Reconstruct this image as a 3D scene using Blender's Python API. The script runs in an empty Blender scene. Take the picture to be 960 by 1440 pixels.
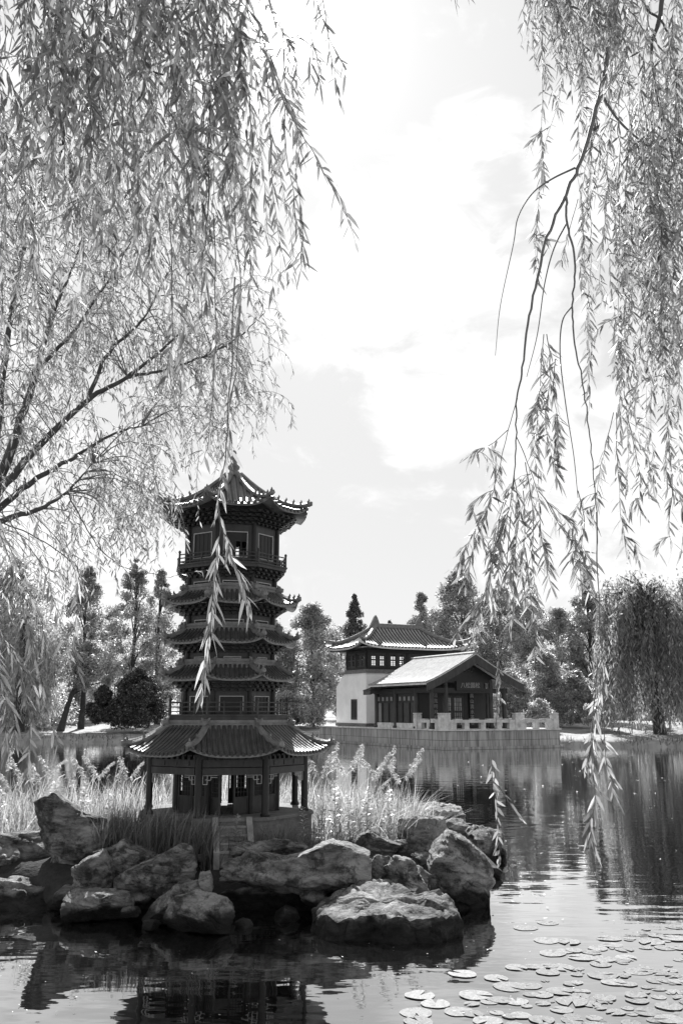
import bpy, bmesh, math, random
import numpy as np
from mathutils import Vector, Matrix, noise

random.seed(7)
RNG = np.random.default_rng(11)
R = math.radians
SC = bpy.context.scene
COL = SC.collection

# ------------------------------------------------------------------ camera
F, TH, CH = 1290.0, R(12.25), 2.2
CAM = Vector((0, 0, CH))
FWD = Vector((0, math.cos(TH), math.sin(TH)))
UP = Vector((0, -math.sin(TH), math.cos(TH)))


def ray(px, py):
    return Vector((1, 0, 0)) * ((px - 480) / F) + UP * ((720 - py) / F) + FWD


def at(px, py, Y):
    d = ray(px, py)
    return CAM + d * (Y / d.y)


def on(px, py, z=0.0):
    d = ray(px, py)
    return CAM + d * ((z - CH) / d.z)


def zat(py, Y):
    return at(480, py, Y).z


cd = bpy.data.cameras.new('camera')
cam = bpy.data.objects.new('camera', cd)
COL.objects.link(cam)
cam.location = CAM
cam.rotation_euler = (R(90) + TH, 0, 0)
cd.sensor_fit = 'VERTICAL'
cd.sensor_height = 36.0
cd.lens = 36.0 * F / 1440.0
cd.clip_end = 6000
SC.camera = cam

# ------------------------------------------------------------------ materials


def nn(nt, t, **kw):
    n = nt.nodes.new(t)
    for k, v in kw.items():
        if k in n.inputs:
            n.inputs[k].default_value = v
        else:
            setattr(n, k, v)
    return n


def new_mat(name):
    m = bpy.data.materials.new(name)
    m.use_nodes = True
    m.node_tree.nodes.clear()
    return m, m.node_tree, m.node_tree.links


def g4(g):
    return (g, g, g, 1)


def ramp(nt, stops):
    r = nt.nodes.new('ShaderNodeValToRGB')
    e = r.color_ramp.elements
    while len(e) < len(stops):
        e.new(0.5)
    for el, (p, g) in zip(e, stops):
        el.position = p
        el.color = g4(g)
    return r


def surf(name, g, var=0.25, scale=6.0, rough=0.7, bump=0.0, bscale=30.0, spec=0.4, stretch=(1, 1, 1), island=0.0):
    m, nt, L = new_mat(name)
    out = nn(nt, 'ShaderNodeOutputMaterial')
    b = nn(nt, 'ShaderNodeBsdfPrincipled', Roughness=rough)
    b.inputs['Specular IOR Level'].default_value = spec
    L.new(b.outputs[0], out.inputs[0])
    tc = nn(nt, 'ShaderNodeTexCoord')
    mp = nn(nt, 'ShaderNodeMapping')
    mp.inputs['Scale'].default_value = stretch
    L.new(tc.outputs['Object'], mp.inputs[0])
    n1 = nn(nt, 'ShaderNodeTexNoise', Scale=scale, Detail=6.0, Roughness=0.65)
    L.new(mp.outputs[0], n1.inputs['Vector'])
    rp = ramp(nt, [(0.25, g * (1 - var)), (0.75, g * (1 + var))])
    L.new(n1.outputs[0], rp.inputs[0])
    col = rp.outputs[0]
    if island:
        ge = nn(nt, 'ShaderNodeNewGeometry')
        mr = nn(nt, 'ShaderNodeMapRange')
        mr.inputs[3].default_value = 1 - island
        mr.inputs[4].default_value = 1 + island
        L.new(ge.outputs['Random Per Island'], mr.inputs[0])
        mx = nn(nt, 'ShaderNodeMix', data_type='RGBA', blend_type='MULTIPLY')
        mx.inputs[0].default_value = 1
        L.new(col, mx.inputs[6])
        L.new(mr.outputs[0], mx.inputs[7])
        col = mx.outputs[2]
    L.new(col, b.inputs['Base Color'])
    if bump:
        n2 = nn(nt, 'ShaderNodeTexNoise', Scale=bscale, Detail=5.0)
        L.new(mp.outputs[0], n2.inputs['Vector'])
        bp = nn(nt, 'ShaderNodeBump', Strength=bump, Distance=0.02)
        L.new(n2.outputs[0], bp.inputs['Height'])
        L.new(bp.outputs[0], b.inputs['Normal'])
    return m


def leaf_mat(name, g, trans=0.5, gloss=0.12, rough=0.4, var=0.4, tg=None):
    m, nt, L = new_mat(name)
    out = nn(nt, 'ShaderNodeOutputMaterial')
    ge = nn(nt, 'ShaderNodeNewGeometry')
    rp = ramp(nt, [(0.0, g * (1 - var)), (1.0, g * (1 + var))])
    L.new(ge.outputs['Random Per Island'], rp.inputs[0])
    tg = tg or g * 1.3
    rt = ramp(nt, [(0.0, tg * (1 - var)), (1.0, min(0.95, tg * (1 + var)))])
    L.new(ge.outputs['Random Per Island'], rt.inputs[0])
    d = nn(nt, 'ShaderNodeBsdfDiffuse')
    t = nn(nt, 'ShaderNodeBsdfTranslucent')
    gl = nn(nt, 'ShaderNodeBsdfGlossy', Roughness=rough)
    gl.inputs[0].default_value = g4(0.8)
    L.new(rp.outputs[0], d.inputs[0])
    L.new(rt.outputs[0], t.inputs[0])
    m1 = nn(nt, 'ShaderNodeMixShader')
    m1.inputs[0].default_value = trans
    L.new(d.outputs[0], m1.inputs[1])
    L.new(t.outputs[0], m1.inputs[2])
    m2 = nn(nt, 'ShaderNodeMixShader')
    fr = nn(nt, 'ShaderNodeLayerWeight', Blend=0.3)
    mm = nn(nt, 'ShaderNodeMath', operation='MULTIPLY_ADD')
    mm.inputs[1].default_value = 0.35
    mm.inputs[2].default_value = gloss
    L.new(fr.outputs['Fresnel'], mm.inputs[0])
    L.new(mm.outputs[0], m2.inputs[0])
    L.new(m1.outputs[0], m2.inputs[1])
    L.new(gl.outputs[0], m2.inputs[2])
    L.new(m2.outputs[0], out.inputs[0])
    return m


def rock_mat():
    m, nt, L = new_mat('weathered_rock')
    out = nn(nt, 'ShaderNodeOutputMaterial')
    b = nn(nt, 'ShaderNodeBsdfPrincipled', Roughness=0.75)
    b.inputs['Specular IOR Level'].default_value = 0.35
    L.new(b.outputs[0], out.inputs[0])
    ge = nn(nt, 'ShaderNodeNewGeometry')
    mp = nn(nt, 'ShaderNodeMapping')
    mp.inputs['Scale'].default_value = (1, 1, 2.2)
    mp.inputs['Rotation'].default_value = (0.2, 0.35, 0)
    L.new(ge.outputs['Position'], mp.inputs[0])
    n1 = nn(nt, 'ShaderNodeTexNoise', Scale=2.2, Detail=9.0, Roughness=0.72, Distortion=0.6)
    L.new(mp.outputs[0], n1.inputs['Vector'])
    rp = ramp(nt, [(0.32, 0.03), (0.44, 0.10), (0.56, 0.24), (0.75, 0.46)])
    L.new(n1.outputs[0], rp.inputs[0])
    vo = nn(nt, 'ShaderNodeTexVoronoi', feature='DISTANCE_TO_EDGE', Scale=2.6)
    dn = nn(nt, 'ShaderNodeTexNoise', Scale=3.0, Detail=5.0)
    L.new(mp.outputs[0], dn.inputs['Vector'])
    dm = nn(nt, 'ShaderNodeVectorMath', operation='MULTIPLY_ADD')
    dm.inputs[1].default_value = (.5, .5, .5)
    L.new(dn.outputs['Color'], dm.inputs[0])
    L.new(mp.outputs[0], dm.inputs[2])
    L.new(dm.outputs[0], vo.inputs['Vector'])
    ck = nn(nt, 'ShaderNodeMapRange', interpolation_type='SMOOTHSTEP')
    ck.inputs[1].default_value = 0.0
    ck.inputs[2].default_value = 0.022
    ck.inputs[3].default_value = 0.6
    ck.inputs[4].default_value = 1.0
    L.new(vo.outputs['Distance'], ck.inputs[0])
    # waterline stain with a ragged upper edge, raised to paint shade on lower faces
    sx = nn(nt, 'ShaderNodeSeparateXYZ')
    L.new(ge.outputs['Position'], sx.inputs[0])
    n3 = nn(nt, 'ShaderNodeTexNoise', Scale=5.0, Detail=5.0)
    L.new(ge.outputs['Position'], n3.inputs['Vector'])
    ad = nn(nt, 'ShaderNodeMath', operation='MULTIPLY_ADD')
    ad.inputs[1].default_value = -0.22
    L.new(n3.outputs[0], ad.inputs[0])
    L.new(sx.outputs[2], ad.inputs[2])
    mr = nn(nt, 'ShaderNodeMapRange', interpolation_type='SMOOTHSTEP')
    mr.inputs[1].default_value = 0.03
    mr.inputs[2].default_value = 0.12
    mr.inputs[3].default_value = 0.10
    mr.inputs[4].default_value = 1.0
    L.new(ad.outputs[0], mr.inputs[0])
    mx = nn(nt, 'ShaderNodeMix', data_type='RGBA', blend_type='MULTIPLY')
    mx.inputs[0].default_value = 1
    n4 = nn(nt, 'ShaderNodeTexNoise', Scale=4.2, Detail=8.0, Roughness=0.75)
    L.new(ge.outputs['Position'], n4.inputs['Vector'])
    lb = nn(nt, 'ShaderNodeMapRange', interpolation_type='SMOOTHSTEP')
    lb.inputs[1].default_value = 0.40
    lb.inputs[2].default_value = 0.52
    lb.inputs[3].default_value = 0.28
    lb.inputs[4].default_value = 1.15
    L.new(n4.outputs[0], lb.inputs[0])
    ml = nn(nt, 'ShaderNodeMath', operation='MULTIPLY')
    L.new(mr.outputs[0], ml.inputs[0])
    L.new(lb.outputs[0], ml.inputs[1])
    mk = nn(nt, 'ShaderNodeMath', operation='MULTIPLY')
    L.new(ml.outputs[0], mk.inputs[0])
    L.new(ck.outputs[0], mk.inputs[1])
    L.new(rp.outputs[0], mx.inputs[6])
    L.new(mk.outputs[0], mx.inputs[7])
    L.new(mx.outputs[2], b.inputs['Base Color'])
    n2 = nn(nt, 'ShaderNodeTexNoise', Scale=9.0, Detail=9.0, Roughness=0.7)
    L.new(mp.outputs[0], n2.inputs['Vector'])
    bp = nn(nt, 'ShaderNodeBump', Strength=1.0, Distance=0.07)
    L.new(n2.outputs[0], bp.inputs['Height'])
    L.new(bp.outputs[0], b.inputs['Normal'])
    return m


WATER_MURK, WATER_IOR = 0.008, 1.8


def water_mat():
    m, nt, L = new_mat('pond_water')
    out = nn(nt, 'ShaderNodeOutputMaterial')
    di = nn(nt, 'ShaderNodeBsdfDiffuse')
    di.inputs[0].default_value = g4(WATER_MURK)
    gl = nn(nt, 'ShaderNodeBsdfGlossy', Roughness=0.02)
    gl.inputs[0].default_value = g4(1.0)
    fr = nn(nt, 'ShaderNodeFresnel', IOR=WATER_IOR)
    ms = nn(nt, 'ShaderNodeMixShader')
    fb = nn(nt, 'ShaderNodeMath', operation='MULTIPLY', use_clamp=True)
    fb.inputs[1].default_value = 1.75
    L.new(fr.outputs[0], fb.inputs[0])
    L.new(fb.outputs[0], ms.inputs[0])
    L.new(di.outputs[0], ms.inputs[1])
    L.new(gl.outputs[0], ms.inputs[2])
    L.new(ms.outputs[0], out.inputs[0])
    ge = nn(nt, 'ShaderNodeNewGeometry')

    def layer(scale, det, st, rot):
        mp = nn(nt, 'ShaderNodeMapping')
        mp.inputs['Scale'].default_value = st
        mp.inputs['Rotation'].default_value = (0, 0, rot)
        L.new(ge.outputs['Position'], mp.inputs[0])
        n = nn(nt, 'ShaderNodeTexNoise', Scale=scale, Detail=det, Roughness=0.5)
        L.new(mp.outputs[0], n.inputs['Vector'])
        return n.outputs[0]
    a = layer(1.4, 2.0, (0.7, 1.8, 1), 0.2)
    c = layer(5.5, 2.0, (0.7, 1.5, 1), -0.25)
    patch = layer(0.16, 2.0, (1, 1, 1), 0)
    pr = nn(nt, 'ShaderNodeMapRange', interpolation_type='SMOOTHSTEP')
    pr.inputs[1].default_value = 0.38
    pr.inputs[2].default_value = 0.62
    pr.inputs[3].default_value = 0.12
    pr.inputs[4].default_value = 1.0
    L.new(patch, pr.inputs[0])
    m1 = nn(nt, 'ShaderNodeMath', operation='MULTIPLY')
    L.new(c, m1.inputs[0])
    L.new(pr.outputs[0], m1.inputs[1])
    m2 = nn(nt, 'ShaderNodeMath', operation='MULTIPLY_ADD')
    m2.inputs[1].default_value = 0.30
    L.new(m1.outputs[0], m2.inputs[0])
    L.new(a, m2.inputs[2])
    bp = nn(nt, 'ShaderNodeBump', Strength=1.0, Distance=0.0055)
    L.new(m2.outputs[0], bp.inputs['Height'])
    L.new(bp.outputs[0], gl.inputs['Normal'])
    L.new(bp.outputs[0], fr.inputs['Normal'])
    return m


def pad_mat():
    m, nt, L = new_mat('lily_pad')
    out = nn(nt, 'ShaderNodeOutputMaterial')
    b = nn(nt, 'ShaderNodeBsdfPrincipled', Roughness=0.5)
    b.inputs['Specular IOR Level'].default_value = 0.22
    L.new(b.outputs[0], out.inputs[0])
    oi = nn(nt, 'ShaderNodeObjectInfo')
    tc = nn(nt, 'ShaderNodeTexCoord')
    ad = nn(nt, 'ShaderNodeVectorMath', operation='ADD')
    cm = nn(nt, 'ShaderNodeMath', operation='MULTIPLY')
    cm.inputs[1].default_value = 60
    L.new(oi.outputs['Random'], cm.inputs[0])
    L.new(tc.outputs['Object'], ad.inputs[0])
    L.new(cm.outputs[0], ad.inputs[1])
    n1 = nn(nt, 'ShaderNodeTexNoise', Scale=2.4, Detail=6.0, Roughness=0.7)
    L.new(ad.outputs[0], n1.inputs['Vector'])
    rp = ramp(nt, [(0.3, 0.04), (0.42, 0.13), (0.7, 0.21)])
    L.new(n1.outputs[0], rp.inputs[0])
    # radial veins
    gr = nn(nt, 'ShaderNodeTexGradient', gradient_type='RADIAL')
    L.new(tc.outputs['Object'], gr.inputs[0])
    wv = nn(nt, 'ShaderNodeMath', operation='MULTIPLY')
    wv.inputs[1].default_value = 2 * math.pi * 13
    L.new(gr.outputs[1], wv.inputs[0])
    sn = nn(nt, 'ShaderNodeMath', operation='SINE')
    L.new(wv.outputs[0], sn.inputs[0])
    mr = nn(nt, 'ShaderNodeMapRange')
    mr.inputs[1].default_value = 0.75
    mr.inputs[2].default_value = 1.0
    mr.inputs[3].default_value = 0.88
    mr.inputs[4].default_value = 1.25
    L.new(sn.outputs[0], mr.inputs[0])
    rr = nn(nt, 'ShaderNodeMapRange')
    rr.inputs[3].default_value = 0.65
    rr.inputs[4].default_value = 1.35
    L.new(oi.outputs['Random'], rr.inputs[0])
    mm = nn(nt, 'ShaderNodeMath', operation='MULTIPLY')
    L.new(mr.outputs[0], mm.inputs[0])
    L.new(rr.outputs[0], mm.inputs[1])
    mx = nn(nt, 'ShaderNodeMix', data_type='RGBA', blend_type='MULTIPLY')
    mx.inputs[0].default_value = 1
    L.new(rp.outputs[0], mx.inputs[6])
    L.new(mm.outputs[0], mx.inputs[7])
    L.new(mx.outputs[2], b.inputs['Base Color'])
    bp = nn(nt, 'ShaderNodeBump', Strength=0.5, Distance=0.03)
    L.new(n1.outputs[0], bp.inputs['Height'])
    L.new(bp.outputs[0], b.inputs['Normal'])
    return m


def stone_mat(name, g, bw, bh, stain):
    """squared stone blocks with joints, and dark run-down stains"""
    m, nt, L = new_mat(name)
    out = nn(nt, 'ShaderNodeOutputMaterial')
    b = nn(nt, 'ShaderNodeBsdfPrincipled', Roughness=0.8)
    L.new(b.outputs[0], out.inputs[0])
    tc = nn(nt, 'ShaderNodeTexCoord')
    sx = nn(nt, 'ShaderNodeSeparateXYZ')
    L.new(tc.outputs['Object'], sx.inputs[0])
    ad = nn(nt, 'ShaderNodeMath', operation='ADD')
    L.new(sx.outputs[0], ad.inputs[0])
    L.new(sx.outputs[1], ad.inputs[1])
    cx = nn(nt, 'ShaderNodeCombineXYZ')
    L.new(ad.outputs[0], cx.inputs[0])
    L.new(sx.outputs[2], cx.inputs[1])
    br = nn(nt, 'ShaderNodeTexBrick', Scale=1.0)
    br.inputs['Brick Width'].default_value = bw
    br.inputs['Row Height'].default_value = bh
    br.inputs['Mortar Size'].default_value = 0.014
    br.inputs['Color1'].default_value = g4(g * 1.1)
    br.inputs['Color2'].default_value = g4(g * 0.75)
    br.inputs['Mortar'].default_value = g4(g * 0.35)
    L.new(cx.outputs[0], br.inputs['Vector'])
    mp = nn(nt, 'ShaderNodeMapping')
    mp.inputs['Scale'].default_value = (3.0, 3.0, 0.25)
    L.new(tc.outputs['Object'], mp.inputs[0])
    n1 = nn(nt, 'ShaderNodeTexNoise', Scale=1.6, Detail=7.0, Roughness=0.7)
    L.new(mp.outputs[0], n1.inputs['Vector'])
    rp = ramp(nt, [(0.35, 1 - stain), (0.6, 1.0)])
    L.new(n1.outputs[0], rp.inputs[0])
    mx = nn(nt, 'ShaderNodeMix', data_type='RGBA', blend_type='MULTIPLY')
    mx.inputs[0].default_value = 1
    L.new(br.outputs[0], mx.inputs[6])
    L.new(rp.outputs[0], mx.inputs[7])
    L.new(mx.outputs[2], b.inputs['Base Color'])
    return m


M = dict(
    bark=surf('bark', 0.075, 0.5, 14, 0.9, 0.6, 40, stretch=(1, 1, .25)),
    twig=surf('twig_bark', 0.13, 0.4, 20, 0.7),
    far_bark=surf('far_bark', 0.06, 0.4, 5, 0.9),
    near_leaf=leaf_mat('willow_leaf_near', 0.17, 0.55, 0.02, 0.55, 0.65, 0.38),
    mid_leaf=leaf_mat('willow_leaf_mid', 0.20, 0.55, 0.025, 0.55, 0.6, 0.44),
    far_leaf=leaf_mat('tree_leaf', 0.21, 0.52, 0.08, 0.45, 0.75, 0.72),
    far_pale=leaf_mat('pale_tree_leaf', 0.30, 0.52, 0.12, 0.4, 0.6, 0.74),
    far_dark=leaf_mat('dark_needle', 0.045, 0.2, 0.02, 0.6, 0.5, 0.05),
    spruce=leaf_mat('spruce_needle', 0.09, 0.35, 0.04, 0.5, 0.5, 0.18),
    far_willow=leaf_mat('far_willow_leaf', 0.14, 0.5, 0.03, 0.5, 0.65, 0.42),
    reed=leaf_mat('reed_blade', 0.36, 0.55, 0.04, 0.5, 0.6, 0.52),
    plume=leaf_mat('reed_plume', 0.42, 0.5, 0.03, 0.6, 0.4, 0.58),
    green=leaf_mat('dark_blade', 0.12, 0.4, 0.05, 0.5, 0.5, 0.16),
    stalk=leaf_mat('stalk_leaf', 0.24, 0.5, 0.06, 0.45, 0.35, 0.36),
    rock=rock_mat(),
    water=water_mat(),
    soil=surf('island_soil', 0.03, 0.7, 7, 0.95, 0.8, 25),
    lawn=surf('lawn', 0.30, 0.45, 1.2, 0.9, 0.5, 20),
    wood=surf('dark_wood', 0.016, 0.4, 10, 0.45, 0.1, 40, spec=0.35, stretch=(1, 1, .3)),
    wood2=surf('worn_wood', 0.042, 0.6, 7, 0.5, 0.1, 40, spec=0.35, stretch=(1, 1, .3)),
    trim=surf('pale_trim', 0.42, 0.2, 20, 0.6),
    tile=surf('roof_tile', 0.06, 0.7, 7, 0.38, 0.3, 50, spec=0.5),
    pan=surf('pan_tile', 0.13, 0.3, 14, 0.3, 0.2, 50, spec=0.6),
    htile=surf('house_tile', 0.07, 0.35, 5, 0.40, 0.2, 30, spec=0.5),
    hrow=surf('hall_row_tile', 0.30, 0.5, 3, 0.6, 0.2, 30, spec=0.2),
    lpan=surf('hall_pan_tile', 0.62, 0.35, 2.5, 0.6, 0.2, 30, spec=0.2),
    hpan=surf('house_pan_tile', 0.55, 0.25, 5, 0.3, 0.2, 30, spec=0.6),
    ridge=surf('ridge_tile', 0.17, 0.5, 8, 0.5, 0.3, 50),
    step_stone=surf('step_stone', 0.27, 0.5, 5, 0.85, 0.5, 40),
    granite=surf('granite', 0.16, 0.6, 5, 0.85, 0.5, 40),
    plaster=surf('white_plaster', 0.9, 0.12, 1.2, 0.9),
    walling=stone_mat('ashlar', 0.40, 1.5, 0.53, 0.62),
    pale_stone=surf('pale_stone', 0.52, 0.45, 3, 0.8, 0.2, 30),
    pad=pad_mat(),
    floater=surf('floating_leaf', 0.6, 0.2, 9, 0.5),
    ink=surf('pale_lettering', 0.28, 0.1, 9, 0.6),
    paper=surf('window_pane', 0.30, 0.5, 3, 0.08, spec=0.9),
    pale_panel=surf('pale_panel', 0.22, 0.3, 5, 0.6),
    glass=surf('dark_glass', 0.05, 0.1, 2, 0.05, spec=0.8),
    flower=leaf_mat('pale_flower', 0.6, 0.5, 0.02, 0.6, 0.2, 0.7),
)

# ------------------------------------------------------------------ building helpers
FRAME = {}


def link(o, parent=None, frame=None):
    COL.objects.link(o)
    if parent is not None:
        o.parent = parent
        FRAME[o.name] = FRAME[parent.name]
    else:
        FRAME[o.name] = frame or Matrix.Identity(4)
    return o


def tag(o, label=None, cat=None, group=None, kind=None):
    if label:
        o['label'] = label
    if cat:
        o['category'] = cat
    if group:
        o['group'] = group
    if kind:
        o['kind'] = kind
    return o


def thing(name, loc, rz=0.0, label=None, cat=None, group=None):
    o = bpy.data.objects.new(name, None)
    o.empty_display_size = 0.2
    m = Matrix.Translation(Vector(loc)) @ Matrix.Rotation(rz, 4, 'Z')
    o.location = loc
    o.rotation_euler = (0, 0, rz)
    link(o, None, m)
    return tag(o, label, cat, group)


def np_mesh(name, V, loops, sizes, mat, parent=None, smooth=False, loc=None, local=False):
    V = np.asarray(V, dtype=np.float64).reshape(-1, 3)
    if loc is not None:
        fr = Matrix.Translation(Vector(loc))
    elif parent is not None:
        fr = FRAME[parent.name]
    else:
        fr = Matrix.Identity(4)
    if not local:
        inv = np.array(fr.inverted())
        V = V @ inv[:3, :3].T + inv[:3, 3]
    me = bpy.data.meshes.new(name)
    loops = np.asarray(loops, dtype=np.int32).ravel()
    sizes = np.asarray(sizes, dtype=np.int32).ravel()
    me.vertices.add(len(V))
    me.vertices.foreach_set('co', V.astype(np.float32).ravel())
    me.loops.add(len(loops))
    me.loops.foreach_set('vertex_index', loops)
    me.polygons.add(len(sizes))
    st = np.concatenate([[0], np.cumsum(sizes)[:-1]]).astype(np.int32)
    me.polygons.foreach_set('loop_start', st)
    me.polygons.foreach_set('loop_total', sizes)
    if smooth:
        me.polygons.foreach_set('use_smooth', np.ones(len(sizes), dtype=bool))
    me.update(calc_edges=True)
    me.validate()
    me.materials.append(mat)
    o = bpy.data.objects.new(name, me)
    link(o, parent)
    if loc is not None:
        o.location = loc
        FRAME[o.name] = fr
    return o


class MB:
    def __init__(s):
        s.v = []
        s.f = []

    def add(s, vs, fs):
        o = len(s.v)
        s.v.extend(tuple(p) for p in vs)
        s.f.extend([i + o for i in f] for f in fs)

    def box(s, x0, x1, y0, y1, z0, z1, mat=None):
        vs = [Vector((x, y, z)) for z in (z0, z1) for y in (y0, y1) for x in (x0, x1)]
        if mat is not None:
            vs = [mat @ p for p in vs]
        s.add(vs, [(0, 2, 3, 1), (4, 5, 7, 6), (0, 1, 5, 4), (2, 6, 7, 3), (0, 4, 6, 2), (1, 3, 7, 5)])

    def bar(s, a, b, w, h=None):
        """square bar from a to b"""
        a, b = Vector(a), Vector(b)
        h = h or w
        d = (b - a).normalized()
        up = Vector((0, 0, 1)) if abs(d.z) < 0.95 else Vector((1, 0, 0))
        sx = d.cross(up).normalized() * (w / 2)
        sy = d.cross(sx).normalized() * (h / 2)
        vs = [p + i * sx + j * sy for p in (a, b) for i, j in ((-1, -1), (1, -1), (1, 1), (-1, 1))]
        s.add(vs, [(3, 2, 1, 0), (4, 5, 6, 7), (0, 1, 5, 4), (1, 2, 6, 5), (2, 3, 7, 6), (3, 0, 4, 7)])

    def tube(s, pts, rad, n=6, cap=True):
        pts = [Vector(p) for p in pts]
        m = len(pts)
        if not hasattr(rad, '__len__'):
            rad = [rad] * m
        base = len(s.v)
        ref = Vector((0.3, 0.8, 0.52)).normalized()
        for i, p in enumerate(pts):
            t = (pts[min(i + 1, m - 1)] - pts[max(i - 1, 0)])
            t = t.normalized() if t.length > 1e-9 else Vector((0, 0, 1))
            if abs(t.dot(ref)) > 0.97:
                ref = Vector((1, 0, 0.1)).normalized()
            a = (ref - t * ref.dot(t)).normalized()
            b = t.cross(a)
            for k in range(n):
                q = 2 * math.pi * k / n
                s.v.append(tuple(p + (a * math.cos(q) + b * math.sin(q)) * rad[i]))
        for i in range(m - 1):
            for k in range(n):
                k2 = (k + 1) % n
                s.f.append([base + i * n + k, base + i * n + k2, base + (i + 1) * n + k2, base + (i + 1) * n + k])
        if cap:
            s.f.append([base + k for k in range(n)][::-1])
            s.f.append([base + (m - 1) * n + k for k in range(n)])

    def lathe(s, prof, c, n=16):
        base = len(s.v)
        for r, z in prof:
            for k in range(n):
                q = 2 * math.pi * k / n
                s.v.append((c[0] + r * math.cos(q), c[1] + r * math.sin(q), z))
        for i in range(len(prof) - 1):
            for k in range(n):
                k2 = (k + 1) % n
                s.f.append([base + i * n + k, base + i * n + k2, base + (i + 1) * n + k2, base + (i + 1) * n + k])
        s.f.append([base + k for k in range(n)][::-1])
        s.f.append([base + (len(prof) - 1) * n + k for k in range(n)])

    def prism(s, poly, z0, z1):
        n = len(poly)
        vs = [(p[0], p[1], z0) for p in poly] + [(p[0], p[1], z1) for p in poly]
        fs = [list(range(n))[::-1], list(range(n, 2 * n))]
        fs += [(i, (i + 1) % n, n + (i + 1) % n, n + i) for i in range(n)]
        s.add(vs, fs)

    def grid(s, P, flip=False):
        """P: rows of points"""
        base = len(s.v)
        r, c = len(P), len(P[0])
        for row in P:
            s.v.extend(tuple(p) for p in row)
        for i in range(r - 1):
            for j in range(c - 1):
                q = [base + i * c + j, base + i * c + j + 1, base + (i + 1) * c + j + 1, base + (i + 1) * c + j]
                s.f.append(q[::-1] if flip else q)

    def build(s, name, mat, parent=None, local=False, smooth=False, loc=None):
        loops = [i for f in s.f for i in f]
        o = np_mesh(name, s.v, loops, [len(f) for f in s.f], mat, parent, smooth, loc, local)
        if parent is not None and not smooth:
            bm = bmesh.new()
            bm.from_mesh(o.data)
            bmesh.ops.recalc_face_normals(bm, faces=bm.faces[:])
            bm.to_mesh(o.data)
            bm.free()
        if not smooth:
            o.data.set_sharp_from_angle(angle=R(32))
        return o


def catmull(pts, n):
    pts = [Vector(p) for p in pts]
    if len(pts) == 2:
        return [pts[0].lerp(pts[1], i / (n - 1)) for i in range(n)]
    P = [pts[0] * 2 - pts[1]] + pts + [pts[-1] * 2 - pts[-2]]
    segs = len(pts) - 1
    out = []
    for i in range(n):
        t = i / (n - 1) * segs
        k = min(int(t), segs - 1)
        u = t - k
        a, b, c, d = P[k:k + 4]
        out.append(0.5 * (2 * b + (c - a) * u + (2 * a - 5 * b + 4 * c - d) * u * u + (3 * b - a - 3 * c + d) * u ** 3))
    return out


# ------------------------------------------------------------------ leaves
def unit(a):
    return a / np.maximum(np.linalg.norm(a, axis=1, keepdims=True), 1e-9)


def leaf_arrays(P, D, Ln, W, droop=0.2, long=True, N=None):
    n = len(P)
    D = unit(D)
    if N is None:
        N = RNG.normal(size=(n, 3))
    S = unit(np.cross(D, N))
    Ln = np.broadcast_to(np.asarray(Ln, float), (n,))[:, None]
    W = np.broadcast_to(np.asarray(W, float), (n,))[:, None]
    down = np.array([0, 0, -1.0])
    dr = np.broadcast_to(np.asarray(droop, float), (n,))[:, None]
    if long:
        tpl = [(0, 0, 0), (.3, .5, .06), (.3, -.5, .06), (.68, .4, .42), (.68, -.4, .42), (1, 0, 1.0)]
        V = np.stack([P + D * Ln * s + S * W * w + down * Ln * dr * d for s, w, d in tpl], axis=1)
        lp = np.array([0, 2, 1, 1, 2, 4, 3, 3, 4, 5])
        sz = np.array([3, 4, 3])
        k = 6
    else:
        tpl = [(0, 0, 0), (.5, .5, .3), (1, 0, 1.0), (.5, -.5, .3)]
        V = np.stack([P + D * Ln * s + S * W * w + down * Ln * dr * d for s, w, d in tpl], axis=1)
        lp = np.array([0, 3, 2, 1])
        sz = np.array([4])
        k = 4
    loops = (np.arange(n)[:, None] * k + lp[None]).ravel()
    sizes = np.tile(sz, n)
    return V.reshape(-1, 3), loops, sizes


class Leaves:
    def __init__(s):
        s.V, s.L, s.S, s.n = [], [], [], 0

    def add(s, *a, **k):
        V, L, S = leaf_arrays(*a, **k)
        s.V.append(V)
        s.L.append(L + s.n)
        s.S.append(S)
        s.n += len(V)

    def build(s, name, mat, parent=None, loc=None):
        return np_mesh(name, np.concatenate(s.V), np.concatenate(s.L), np.concatenate(s.S), mat, parent, loc=loc)


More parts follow.
